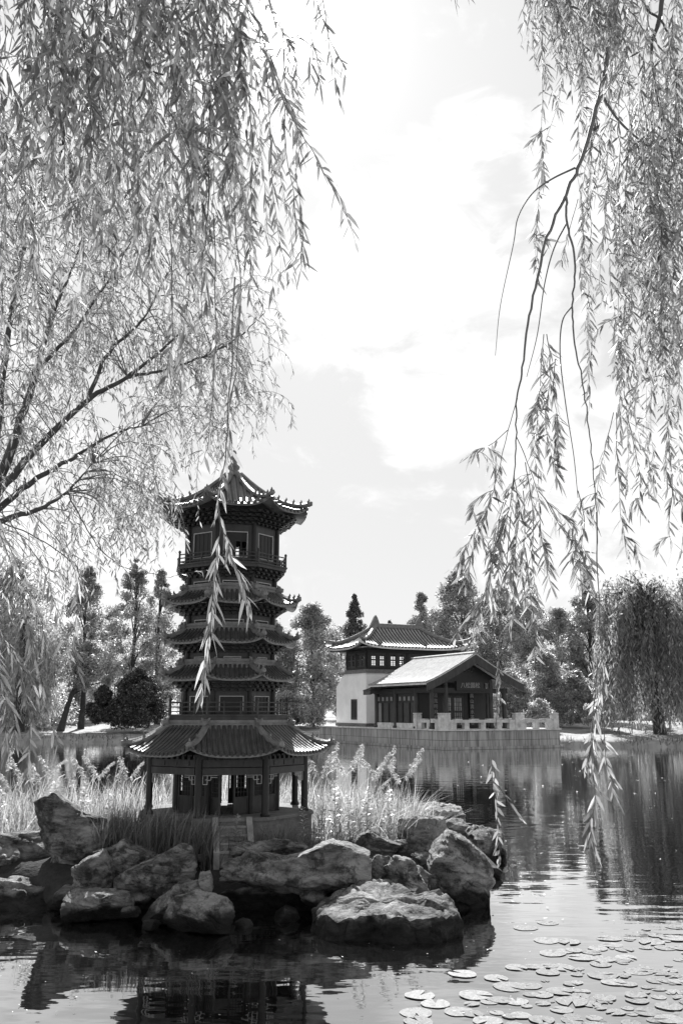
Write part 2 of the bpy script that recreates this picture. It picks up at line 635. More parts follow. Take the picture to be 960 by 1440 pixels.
def strand(mb, lv, pts, r0=0.004, gap=0.022, ln=0.09, w=0.011, f0=0.0, f1=1.0, spread=0.75, droop=0.18, jit=0.0, keep=1.0, n=None, long=True, tufts=True):
    """a hanging twig with alternate leaves"""
    n = n or max(8, len(pts) * 5)
    C = catmull(pts, n)
    if jit:
        o = random.random() * 50
        C = [p + noise.noise_vector(Vector((i * 0.35 + o, o, 0))) * jit * min(1, i / 4) for i, p in enumerate(C)]
    mb.tube(C, [r0 * (1 - 0.75 * i / (n - 1)) for i in range(n)], 5)
    A = np.array([tuple(p) for p in C])
    seg = np.linalg.norm(np.diff(A, axis=0), axis=1)
    cum = np.concatenate([[0], np.cumsum(seg)])
    T = cum[-1]
    s = np.arange(f0 * T, f1 * T, gap)
    if len(s) < 2:
        return C
    s = s + RNG.uniform(-gap / 2, gap / 2, len(s))
    s = np.clip(s, 0, T * 0.999)
    ph = random.random() * 90
    tuft = np.array([.5 + .75 * noise.noise(Vector((q / .13 + ph, ph, 1.5))) for q in s]) + .28
    if keep < 1 or tufts:
        s = s[RNG.random(len(s)) < keep * (tuft if tufts else 1)]
        if len(s) == 0:
            return C
    P = np.stack([np.interp(s, cum, A[:, k]) for k in range(3)], axis=1)
    Tn = unit(np.stack([np.interp(s, cum, np.gradient(A[:, k])) for k in range(3)], axis=1))
    az = RNG.uniform(0, 2 * np.pi, len(s))
    lat = np.stack([np.cos(az), np.sin(az), np.zeros(len(s))], axis=1)
    sp = spread * RNG.uniform(0.45, 1.3, len(s))[:, None]
    D = unit(Tn * 0.7 + lat * sp + np.array([0.04, 0, -0.35]) + RNG.normal(0, .22, (len(s), 3)))
    size = RNG.uniform(0.6, 1.15, len(s))
    lv.add(P, D, ln * size, w * RNG.uniform(0.8, 1.25, len(s)), droop=droop * RNG.uniform(-0.6, 2.4, len(s)), long=long)
    return C


def hang(p0, length, lean=(0.05, 0.0), wob=0.06, start=(0, 0, 0), n=6):
    """points of a twig that leaves p0 along start and falls"""
    p = Vector(p0)
    out = [p.copy()]
    d = Vector(start)
    st = length / (n - 1)
    for i in range(n - 1):
        g = (i + 1) / (n - 1)
        v = d * (1 - g) * 1.2 + Vector((lean[0] + random.gauss(0, wob), lean[1] + random.gauss(0, wob), -1.0)) * (0.25 + g)
        p = p + v.normalized() * st
        out.append(p.copy())
    return out

# ------------------------------------------------------------------ light, sky
SUN = ray(392, 35).normalized()
EL = math.asin(SUN.z)
AZ = math.atan2(SUN.x, SUN.y)
SKY_STRENGTH, SUN_STRENGTH, EXPOSURE = 0.08, 5.0, 0.95
SKY_POW, SKY_MUL = 0.22, 3.45

w = bpy.data.worlds.new('World')
SC.world = w
w.use_nodes = True
nt = w.node_tree
nt.nodes.clear()
L = nt.links
wo = nn(nt, 'ShaderNodeOutputWorld')
bg = nn(nt, 'ShaderNodeBackground', Strength=SKY_STRENGTH)
L.new(bg.outputs[0], wo.inputs[0])
sky = nn(nt, 'ShaderNodeTexSky', sky_type='NISHITA')
sky.sun_disc = False
sky.sun_elevation = EL
sky.sun_rotation = AZ % (2 * math.pi)
sky.air_density = 1.0
sky.dust_density = 1.2
sky.ozone_density = 1.0
bw = nn(nt, 'ShaderNodeRGBToBW')
L.new(sky.outputs[0], bw.inputs[0])
tc = nn(nt, 'ShaderNodeTexCoord')
# clouds: soft banks whose edges are broken up by noise
mp = nn(nt, 'ShaderNodeMapping')
mp.inputs['Scale'].default_value = (1.0, 1.0, 1.7)
L.new(tc.outputs['Generated'], mp.inputs[0])
n1 = nn(nt, 'ShaderNodeTexNoise', Scale=11.0, Detail=9.0, Roughness=0.6, Distortion=0.5)
L.new(mp.outputs[0], n1.inputs['Vector'])
total = None
for px, py, r in ((500, 390, 5.2), (580, 325, 4.6), (645, 385, 4.6), (705, 410, 3.2), (560, 455, 3.6), (440, 410, 4.2), (672, 188, 2.6), (845, 240, 5.0), (610, 260, 3.0), (690, 560, 6.0), (620, 600, 3.5), (920, 750, 6),
                  (60, 780, 7), (150, 740, 5), (900, 640, 5), (400, 60, 5), (780, 700, 6), (1000, 690, 7), (1150, 420, 9), (-150, 300, 9)):
    d = ray(px, py).normalized()
    dp = nn(nt, 'ShaderNodeVectorMath', operation='DOT_PRODUCT')
    dp.inputs[1].default_value = d
    L.new(tc.outputs['Generated'], dp.inputs[0])
    mr = nn(nt, 'ShaderNodeMapRange', interpolation_type='SMOOTHSTEP')
    mr.inputs[1].default_value = math.cos(R(r * 1.5))
    mr.inputs[2].default_value = 1.0
    L.new(dp.outputs['Value'], mr.inputs[0])
    if total is None:
        total = mr.outputs[0]
    else:
        mx = nn(nt, 'ShaderNodeMath', operation='MAXIMUM')
        L.new(total, mx.inputs[0])
        L.new(mr.outputs[0], mx.inputs[1])
        total = mx.outputs[0]
ma = nn(nt, 'ShaderNodeMath', operation='MULTIPLY_ADD')
ma.inputs[1].default_value = 0.30
L.new(total, ma.inputs[0])
L.new(n1.outputs[0], ma.inputs[2])
cm = nn(nt, 'ShaderNodeMapRange', interpolation_type='SMOOTHSTEP')
cm.inputs[1].default_value = 0.58
cm.inputs[2].default_value = 0.86
L.new(ma.outputs[0], cm.inputs[0])
# brightness of the open sky and of the cloud
# the spread between zenith and horizon, drawn closer together
gm = nn(nt, 'ShaderNodeMath', operation='POWER')
gm.inputs[1].default_value = SKY_POW
L.new(bw.outputs[0], gm.inputs[0])
skm = nn(nt, 'ShaderNodeMath', operation='MULTIPLY')
skm.inputs[1].default_value = SKY_MUL
L.new(gm.outputs[0], skm.inputs[0])
cl = nn(nt, 'ShaderNodeMath', operation='MULTIPLY_ADD')
cl.inputs[1].default_value = 1.30
cl.inputs[2].default_value = 0.0
L.new(skm.outputs[0], cl.inputs[0])
mixc = nn(nt, 'ShaderNodeMix', data_type='FLOAT')
L.new(cm.outputs[0], mixc.inputs[0])
L.new(skm.outputs[0], mixc.inputs[2])
L.new(cl.outputs[0], mixc.inputs[3])
# bright air round the sun
sd = nn(nt, 'ShaderNodeVectorMath', operation='DOT_PRODUCT')
sd.inputs[1].default_value = SUN
L.new(tc.outputs['Generated'], sd.inputs[0])
res = mixc.outputs[0]
for p, k in ((2600, 40.0), (300, 3.0)):
    cl0 = nn(nt, 'ShaderNodeMath', operation='MAXIMUM')
    cl0.inputs[1].default_value = 0.0
    L.new(sd.outputs['Value'], cl0.inputs[0])
    pw = nn(nt, 'ShaderNodeMath', operation='POWER')
    pw.inputs[1].default_value = p
    L.new(cl0.outputs[0], pw.inputs[0])
    md = nn(nt, 'ShaderNodeMath', operation='MULTIPLY_ADD')
    md.inputs[1].default_value = k
    L.new(pw.outputs[0], md.inputs[0])
    L.new(res, md.inputs[2])
    res = md.outputs[0]
L.new(res, bg.inputs[0])

sl = bpy.data.lights.new('sun', 'SUN')
sl.energy = SUN_STRENGTH
sl.angle = R(0.53)
so = bpy.data.objects.new('sun', sl)
COL.objects.link(so)
so.rotation_euler = SUN.to_track_quat('Z', 'Y').to_euler()
so.location = SUN * 50

vs = SC.view_settings
vs.view_transform = 'Standard'
vs.look = 'None'
vs.exposure = EXPOSURE
vs.gamma = 1.0
vs.use_curve_mapping = False
SC.render.engine = 'CYCLES'
SC.cycles.use_denoising = True
SC.cycles.max_bounces = 8
SC.cycles.transparent_max_bounces = 8
SC.cycles.sample_clamp_indirect = 6.0

# ------------------------------------------------------------------ terrain and water
PC = (0.0, 33.0)
SHORE = [(0, 4.7), (3, 5.1), (7, 9), (10, 15), (16, 24), (23, 38), (29, 50), (27, 58), (24, 59.6), (19, 59.7), (13.6, 60.2), (9.5, 66), (3, 72), (-5, 71), (-10, 70), (-16, 69.5), (-24, 66),
         (-30, 55), (-27, 36), (-17, 20), (-9.5, 13), (-7.0, 10), (-5.3, 7.3), (-2.6, 5.0)]
pol = sorted((math.atan2(y - PC[1], x - PC[0]), math.hypot(x - PC[0], y - PC[1])) for x, y in SHORE)
NA = 420
aa = np.linspace(-np.pi, np.pi, NA, endpoint=False)
ra = np.interp(aa, [p[0] for p in pol], [p[1] for p in pol], period=2 * np.pi)
ra = ra + np.array([0.22 * noise.noise(Vector((math.cos(a) * 14, math.sin(a) * 14, 3))) + 0.12 * noise.noise(Vector((math.cos(a) * 45, math.sin(a) * 45, 1))) for a in aa])


def shore_d(x, y):
    a = math.atan2(y - PC[1], x - PC[0])
    return math.hypot(x - PC[0], y - PC[1]) - float(np.interp(a, aa, ra, period=2 * np.pi))


OFF = [(-8, -1.5), (-2, -1.0), (-.5, -.35), (-.05, -.08), (.12, .22), (.4, .38), (1.3, .47), (3, .55), (6, .66), (12, .95), (20, 1.25), (32, 1.5), (60, 1.8), (140, 2.2), (500, 3), (2500, 5)]


def ground_z(x, y):
    d = shore_d(x, y)
    return float(np.interp(d, [o[0] for o in OFF], [o[1] for o in OFF]))


V = [(PC[0], PC[1], -1.6)]
for k, (o, z) in enumerate(OFF):
    for i in range(NA):
        r = ra[i] + o
        x, y = PC[0] + r * math.cos(aa[i]), PC[1] + r * math.sin(aa[i])
        dz = 0.0
        if o > 0:
            dz = noise.noise(Vector((x * .5, y * .5, 0))) * min(0.12, o * .12) + (noise.noise(Vector((x * .04, y * .04, 4))) * .5 if o > 25 else 0)
        V.append((x, y, z + dz))
loops, sizes = [], []
for i in range(NA):
    loops += [0, 1 + i, 1 + (i + 1) % NA]
    sizes.append(3)
for k in range(len(OFF) - 1):
    b = 1 + k * NA
    for i in range(NA):
        j = (i + 1) % NA
        loops += [b + i, b + NA + i, b + NA + j, b + j]
        sizes.append(4)
tag(np_mesh('ground', V, loops, sizes, M['lawn'], smooth=True), kind='structure')

wv = [(PC[0], PC[1], 0)]
for i in range(NA):
    r = ra[i] + 0.3
    wv.append((PC[0] + r * math.cos(aa[i]), PC[1] + r * math.sin(aa[i]), 0))
tag(np_mesh('water', wv, [k for i in range(NA) for k in (0, 1 + i, 1 + (i + 1) % NA)], [3] * NA, M['water']), kind='structure')

# island mound
IC, IA, IB = (-2.3, 13.55), 4.35, 2.35
rows = []
for r_, z_ in ((1.35, -1.2), (1.12, -.35), (1.02, .05), (.97, .26), (.88, .42), (.7, .5), (.45, .53), (.2, .54), (0.001, .54)):
    row = []
    for i in range(97):
        a = 2 * math.pi * (i % 96) / 96
        n_ = 1 + .07 * noise.noise(Vector((math.cos(a) * 3, math.sin(a) * 3, 8)))
        x, y = IC[0] + IA * r_ * n_ * math.cos(a), IC[1] + IB * r_ * n_ * math.sin(a)
        row.append((x, y, z_ + (.10 * noise.noise(Vector((x * 2.3, y * 2.3, 1))) + .06 * noise.noise(Vector((x * 7, y * 7, 4)))) * (r_ > .5)))
    rows.append(row)
mb = MB()
mb.grid(rows)
tag(mb.build('island', M['soil'], smooth=True), kind='structure')

# ------------------------------------------------------------------ rocks
def fbm(p, o=4, lac=2.1, gain=0.5):
    s, a = 0.0, 1.0
    for _ in range(o):
        s += a * noise.noise(p)
        p = p * lac
        a *= gain
    return s


def rock(outline, Y, label, depth=0.45, lean=0.15, cuts=9, rough=0.055, flat=0.4, seed=0, yext=0.0):
    mx_, my_ = (min(p[0] for p in outline) + max(p[0] for p in outline)) / 2, (min(p[1] for p in outline) + max(p[1] for p in outline)) / 2
    pts = [at(mx_ + (px - mx_) * 1.07, my_ + (py - my_) * 1.07, Y) for px, py in outline]
    if yext:
        zmin = min(p.z for p in pts)
        for p in pts:
            if p.z < zmin + 0.12:
                p.z -= yext
    xs, zs = [p.x for p in pts], [p.z for p in pts]
    cx, cz = sum(xs) / len(xs), (max(zs) + min(zs)) / 2
    wx, wz = (max(xs) - min(xs)) / 2, (max(zs) - min(zs)) / 2
    NP, NL = (132, 60) if wx > .2 else (56, 26)
    # radius of the outline in normalised coordinates
    q = [((p.x - cx) / wx, (p.z - cz) / wz) for p in pts]
    rad = []
    for i in range(NP):
        a = 2 * math.pi * i / NP
        dx, dz = math.cos(a), math.sin(a)
        best = 0
        for k in range(len(q)):
            x1, z1 = q[k]
            x2, z2 = q[(k + 1) % len(q)]
            den = dx * (z2 - z1) - dz * (x2 - x1)
            if abs(den) < 1e-9:
                continue
            t = (x1 * (z2 - z1) - z1 * (x2 - x1)) / den
            u = (x1 * dz - z1 * dx) / den
            if t > 0 and -1e-6 <= u <= 1 + 1e-6:
                best = max(best, t)
        rad.append(best or 0.6)
    rs = random.Random(seed * 13 + 5)
    planes = []
    for _ in range(11):
        n_ = Vector((rs.gauss(0, .6), -1 if rs.random() < .7 else 1, rs.gauss(.1, .6))).normalized()
        planes.append((n_, rs.uniform(.60, .88)))
    for _ in range(3):
        n_ = Vector((rs.gauss(0, 1), rs.gauss(0, .4), rs.gauss(0, 1))).normalized()
        planes.append((n_, rs.uniform(1.02, 1.2)))
    ztop = max(zs)
    so_ = Vector((seed * 3.7, seed * 1.3, seed * 7.1))
    size = (wx + wz) / 2
    rows = []
    for j in range(NL + 1):
        q_ = -1 + 2 * j / NL
        lam = math.copysign(math.pi / 2 * (1 - (1 - abs(q_)) ** 1.9), q_)
        cl_ = max(0.0, math.cos(lam)) ** flat if abs(q_) < 1 else 1e-4
        sl_ = math.sin(lam)
        row = []
        for i in range(NP + 1):
            a = 2 * math.pi * (i % NP) / NP
            r_ = rad[i % NP] * cl_
            u = Vector((r_ * math.cos(a), sl_, r_ * math.sin(a)))
            for n_, c_ in planes:
                e = u.dot(n_) - c_
                if e > 0:
                    u = u - n_ * e
            p = Vector((cx + u.x * wx, Y + u.y * depth, cz + u.z * wz))
            p.y -= lean * (ztop - p.z)
            s_ = p * (1.1 / max(.18, size)) + so_
            d_ = fbm(s_, 6, 2.2, .55) * rough * size * .8
            vd = noise.voronoi(s_ * 1.25 + Vector((0, 0, 3)))[0]
            d_ += (min(.22, vd[1] - vd[0]) / .22 - 1) * rough * size * .55
            vd = noise.voronoi(s_ * 3.1)[0]
            d_ += (min(.25, vd[1] - vd[0]) / .25 - 1) * rough * size * .30
            ly = math.floor(s_.z * 2.6 + s_.x * 1.1 + s_.y * .7 + fbm(s_ * .7, 2) * 1.2)
            d_ += (math.sin(ly * 12.9898 + seed) * 43758.5453 % 1 - .5) * rough * size * 1.5
            st = s_.z * 3.2 + s_.x * .8 + fbm(s_ * .8, 3) * 1.5
            st = st - math.floor(st)
            d_ -= (1 - min(1, abs(st - .5) * 5)) * rough * size * .8
            d_ -= max(0.0, 0.05 - abs(noise.noise(s_ * 1.4 + Vector((9, 2, 4))))) * rough * 22 * size * .5
            dirv = Vector((u.x, u.y * 1.1, u.z))
            dirv = dirv.normalized() if dirv.length > 1e-6 else Vector((0, -1, 0))
            row.append(p + dirv * d_)
        rows.append(row)
    mb = MB()
    mb.grid(rows, flip=True)
    base = (cx, Y, min(zs))
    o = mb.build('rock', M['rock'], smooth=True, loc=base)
    try:
        o.data.set_sharp_from_angle(angle=R(24))
    except Exception:
        pass
    tag(o, label, 'rock', 'rocks along the island shore')
    return o


ROCKS = [
    ([(48, 1130), (62, 1122), (78, 1113), (88, 1124), (106, 1132), (120, 1146), (150, 1152), (158, 1190), (130, 1205), (112, 1225), (108, 1255), (68, 1250), (75, 1205), (60, 1165)], 11.7,
     'tall pale leaning rock with a dark hollow, highest on the island shore', .42, -.1, 4, .05, .8),
    ([(-90, 1172), (-20, 1176), (20, 1174), (64, 1170), (78, 1205), (82, 1235), (-90, 1240)], 12.0, 'long low dark rock at the island edge left of the tall leaning rock', .5, .1, 10, .06, .8),
    ([(-70, 1240), (-20, 1232), (30, 1236), (62, 1246), (84, 1262), (76, 1300), (-70, 1300)], 11.3, 'black shaded rock lowest at the waterline left of the flat low pointed rock', .35, .1, 8, .06, .8),  # outline kept low so the painted dark band covers most of it
    ([(105, 1220), (125, 1206), (145, 1198), (152, 1208), (160, 1240), (150, 1264), (108, 1256)], 10.95, 'small dark rock with a bright edge below the tall leaning rock', .35, .1, 9, .05, .8),
    ([(138, 1196), (160, 1190), (176, 1179), (186, 1188), (215, 1200), (228, 1216), (190, 1245), (150, 1240)], 11.4, 'sharp peaked grey rock just right of the tall leaning rock', .4, .15, 9, .05, .8),
    ([(160, 1236), (182, 1222), (225, 1204), (250, 1188), (266, 1190), (274, 1215), (268, 1244), (240, 1260), (190, 1260), (165, 1252)], 10.9,
     'grey rock rising to a crest, in front of the dark grass by the pagoda', .42, .15, 10, .05, .75),
    ([(92, 1270), (104, 1242), (115, 1252), (180, 1253), (187, 1268), (182, 1292), (96, 1292)], 10.55, 'flat low rock with a pointed corner at the waterline under the small dark rock', .32, .1, 8, .05, .7),
    ([(232, 1292), (248, 1262), (282, 1252), (318, 1260), (329, 1282), (322, 1305), (236, 1308)], 10.1, 'rounded low boulder lying in the water before the long overhanging rock', .36, .25, 9, .05, .75),
    ([(203, 1290), (222, 1262), (250, 1244), (282, 1238), (290, 1250), (262, 1268), (235, 1296)], 10.45, 'slanted wedge rock behind the rounded low boulder', .3, .2, 8, .05, .8),
    ([(276, 1245), (283, 1226), (296, 1224), (300, 1250), (292, 1262)], 10.5, 'little upright stone beside the slanted wedge rock', .16, .05, 6, .05, .8),
    ([(294, 1222), (303, 1196), (325, 1188), (352, 1196), (400, 1204), (440, 1193), (466, 1184), (492, 1190), (514, 1200), (518, 1238), (490, 1254), (440, 1256), (370, 1262), (308, 1256)], 10.95,
     'longest rock, a wide overhanging slab before the pagoda steps', .55, .12, 12, .045, .7),
    ([(285, 1255), (340, 1248), (510, 1245), (505, 1320), (280, 1320)], 11.35, 'dark undercut rock in the shade beneath the longest slab', .4, .0, 8, .06, .8),
    ([(601, 1212), (612, 1188), (630, 1170), (652, 1180), (676, 1202), (688, 1220), (682, 1240), (680, 1285), (610, 1285), (604, 1250)], 11.6,
     'triangular boulder with a lit sloping side at the end of the island', .5, .25, 8, .05, .75),
    ([(558, 1165), (562, 1152), (600, 1150), (624, 1152), (628, 1172), (618, 1215), (600, 1228), (566, 1215)], 12.7, 'square shouldered rock behind the triangular boulder', .45, .1, 9, .05, .65),
    ([(494, 1190), (508, 1172), (530, 1162), (535, 1174), (548, 1182), (562, 1186), (548, 1206), (500, 1206)], 12.2, 'small horned rock at the foot of the bright reeds', .3, .15, 8, .05, .8),
    ([(512, 1222), (528, 1203), (548, 1206), (556, 1222), (560, 1245), (545, 1262), (515, 1258)], 11.15, 'small block of rock right beside the longest slab', .28, .1, 8, .05, .75),
    ([(540, 1220), (556, 1203), (578, 1208), (592, 1232), (600, 1250), (580, 1268), (548, 1262)], 11.0, 'broken small rock between the flat boulder and the triangular boulder', .3, .15, 9, .06, .75),
    ([(570, 1222), (590, 1218), (606, 1232), (604, 1268), (575, 1268)], 11.2, 'thin upright stone wedged against the triangular boulder', .2, .05, 7, .05, .75),
    ([(150, 1160), (160, 1150), (176, 1156), (182, 1180), (176, 1195), (150, 1192)], 12.0, 'dark rounded stone at the shoulder of the tall leaning rock', .25, .05, 7, .06, .8),
    ([(196, 1198), (214, 1190), (236, 1190), (246, 1204), (240, 1222), (200, 1220)], 11.75, 'half hidden stone in the dark grass before the pagoda', .25, .05, 7, .06, .8),
    ([(322, 1194), (345, 1184), (385, 1180), (425, 1186), (440, 1198), (430, 1210), (330, 1210)], 11.45, 'low flat stone at the bottom of the pagoda steps', .25, .05, 7, .05, .7),
]
for i, rk in enumerate(ROCKS):
    o_, Y_, lab, dp_, ln_, cu_, ro_, fl_ = rk
    rock(o_, Y_, lab, dp_, ln_, cu_, ro_, fl_ * .55, seed=i + 1)

def slab(top, label, flare=.10, bottom=-.35, seed=0, rough=.05):
    pts = [on(px, py, z) for px, py, z in top]
    n = len(pts)
    P = [pts[i].lerp(pts[(i + 1) % n], k / 12) for i in range(n) for k in range(12)]
    c = sum(P, Vector()) / len(P)
    c.z += .03
    so_ = Vector((seed * 2.7, seed * 5.1, seed * 1.9))
    size = max((p - c).length for p in P)
    A_ = np.array([(1, p.x - c.x, p.y - c.y) for p in pts])
    co = np.linalg.lstsq(A_, np.array([p.z for p in pts]), rcond=None)[0]

    def flat_top(p, t):
        q = c.lerp(p, t)
        k = t ** 5
        q.z = (co[0] + co[1] * (q.x - c.x) + co[2] * (q.y - c.y)) * (1 - k) + p.z * k + .03 * (1 - t * t)
        return q
    rows = []
    for t in (0.001, .12, .24, .36, .48, .6, .7, .8, .88, .94, .985):
        rows.append([flat_top(p, t) for p in P])
    for i in range(1, 15):
        t = i / 14
        row = []
        for p in P:
            o = p - c
            o.z = 0
            o.normalize()
            bulge = flare * (t ** .7) - .10 * max(0, t - .45)
            row.append(Vector((p.x + o.x * bulge, p.y + o.y * bulge, p.z + (bottom - p.z) * t)))
        rows.append(row)
    out = []
    for j, r in enumerate(rows):
        row = []
        for p in r:
            s_ = p * (1.5 / size) + so_
            d_ = fbm(s_, 6, 2.2, .56) * rough * size * 1.4
            vd = noise.voronoi(s_ * 2.2)[0]
            d_ += (min(.22, vd[1] - vd[0]) / .22 - 1) * rough * size * .5
            st = p.z * 9 + p.x * 1.2 + fbm(s_ * .8, 3) * 1.3
            st = st - math.floor(st)
            if j > 10:
                o = p - c
                o.z = 0
                o.normalize()
                d_ -= (1 - min(1, abs(st - .5) * 5)) * rough * size * .5
                row.append(p + o * d_ * 1.5 + Vector((0, 0, d_ * .4)))
            else:
                cr = max(0, .10 - abs(noise.noise(s_ * 1.7 + Vector((3, 8, 1))))) * .5 * size
                row.append(p + Vector((0, 0, d_ * 1.1 - cr)))
        row.append(row[0])
        out.append(row)
    mb = MB()
    mb.grid(out, flip=True)
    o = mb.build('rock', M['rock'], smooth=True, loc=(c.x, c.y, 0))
    o.data.set_sharp_from_angle(angle=R(34))
    tag(o, label, 'rock', 'rocks along the island shore')


slab([(492, 1243, .36), (520, 1236, .40), (575, 1246, .40), (618, 1252, .38), (634, 1264, .32), (645, 1284, .22), (604, 1290, .23), (550, 1291, .23), (520, 1284, .25), (474, 1292, .20), (438, 1288, .15), (436, 1270, .22), (458, 1257, .30)],
     'big flat topped boulder lying farthest out in the water', seed=3)
slab([(585, 1130, .62), (610, 1126, .63), (646, 1133, .6), (650, 1141, .56), (606, 1143, .58), (580, 1139, .6)], 'flat ledge rock at the far end of the reeds', seed=5)
slab([(646, 1163, .42), (668, 1157, .44), (703, 1166, .4), (706, 1175, .36), (670, 1176, .38), (648, 1172, .4)], 'mossy dark rock at the far tip of the island', seed=6, rough=.09)

rq = random.Random(77)
for px, py, Y, s_ in [(96, 1262, 11.1, 20), (200, 1262, 10.7, 15), (140, 1268, 10.4, 12), (186, 1282, 10.3, 13), (212, 1300, 10.1, 12), (268, 1262, 10.7, 13), (290, 1206, 11.6, 14), (344, 1300, 10.3, 13), (405, 1290, 10.6, 18),
                      (440, 1262, 10.8, 18), (525, 1262, 10.8, 15), (560, 1190, 12.3, 15), (540, 1190, 12.4, 11), (612, 1236, 11.9, 14), (640, 1160, 14.0, 15), (590, 1206, 12.2, 13), (80, 1272, 11.2, 14), (30, 1268, 11.6, 16), (475, 1266, 10.9, 15), (690, 1226, 13.2, 13)]:
    n_ = 7
    rock([(px + s_ * rq.uniform(.8, 1.25) * math.cos(2 * math.pi * k / n_), py + s_ * .75 * rq.uniform(.75, 1.2) * math.sin(2 * math.pi * k / n_)) for k in range(n_)], Y,
         'small broken stone lying in the gaps between the big shore rocks', s_ / 95, .1, 8, .05, .42, seed=int(px))

# ------------------------------------------------------------------ pagoda
PX, PY, PB = -1.575, 13.0, 0.5
A0 = R(-101)
S8 = R(45)
COSH = math.cos(R(22.5))
SINH = math.sin(R(22.5))
pag = thing('pagoda', (PX, PY, PB), 0, 'dark miniature octagonal pagoda with six tiled roofs standing on the rocky island', 'pagoda')


def oc(k, r, z):
    a = A0 + k * S8
    return Vector((PX + r * math.cos(a), PY + r * math.sin(a), z))


def face_m(k, r):
    """frame of face k: x along the face, y outwards, origin at the mid of the face at z = 0"""
    a = A0 + (k + .5) * S8
    n_ = Vector((math.cos(a), math.sin(a), 0))
    t_ = Vector((-math.sin(a), math.cos(a), 0))
    o_ = n_ * (r * COSH)
    m = Matrix(((t_.x, n_.x, 0, PX + o_.x), (t_.y, n_.y, 0, PY + o_.y), (0, 0, 1, 0), (0, 0, 0, 1)))
    return m


def half(r):
    return r * SINH


def roof_face(mb, rw, A, B, C, D, p=1.5, upturn=0.1, rows=10, rt=0.02, nu=13, nv=7, thick=0.03, out=0.0, ue=3.0):
    """eave A to B, top C (above A) to D (above B): concave sheet, underside, tile rows with round end caps"""
    A, B, C, D = Vector(A), Vector(B), Vector(C), Vector(D)
    e = (B - A)
    e.z = 0
    wl = e.length
    e.normalize()
    mid = (A + B) / 2
    nrm = Vector((e.y, -e.x, 0))
    if nrm.dot(mid - (C + D) / 2) < 0:
        nrm = -nrm

    def pos(u, v, dz=0.0):
        a = C.lerp(A, v)
        b = D.lerp(B, v)
        q = a.lerp(b, (u + 1) / 2)
        zt = C.z * (1 - (u + 1) / 2) + D.z * (u + 1) / 2
        ze = A.z * (1 - (u + 1) / 2) + B.z * (u + 1) / 2
        f = 1 - max(0.0, 1 - v) ** p
        k = abs(u) ** ue * v * v
        q.z = zt + (ze - zt) * f + upturn * k + dz
        return q + nrm * (out * k)
    up = [[pos(-1 + 2 * i / (nu - 1), j / (nv - 1)) for i in range(nu)] for j in range(nv)]
    dn = [[pos(-1 + 2 * i / (nu - 1), j / (nv - 1), -thick) for i in range(nu)] for j in range(nv)]
    mb.grid(up)
    mb.grid(dn, flip=True)
    mb.grid([up[-1], dn[-1]])
    mb.grid([[r[0] for r in up], [r[0] for r in dn]])
    mb.grid([[r[-1] for r in up], [r[-1] for r in dn]])
    lt, le = (C - A).dot(e), 0.0
    rt_, re_ = (D - A).dot(e), wl
    for k in range(rows):
        s_ = wl * (k + .5) / rows
        v0 = 0.0
        if s_ < lt:
            v0 = (lt - s_) / (lt - le)
        if s_ > rt_:
            v0 = (s_ - rt_) / (re_ - rt_)
        if v0 > .93:
            continue
        pts = []
        for j in range(7):
            v = v0 + (1.02 - v0) * j / 6
            l_, r_ = lt + (le - lt) * v, rt_ + (re_ - rt_) * v
            u = (s_ - l_) / (r_ - l_) * 2 - 1
            pts.append(pos(max(-1, min(1, u)), v, rt * .35))
        rw.tube(pts, rt, 7)


def hip_points(r_in, z_in, r_e, z_e, k, p, upturn, n=9, ext=1.04):
    pts = []
    for j in range(n):
        v = ext * j / (n - 1)
        f = 1 - (1 - min(v, 1)) ** p if v <= 1 else 1
        z = z_in + (z_e - z_in) * f + upturn * v * v
        pts.append(oc(k, r_in + (r_e - r_in) * v, z))
    return pts


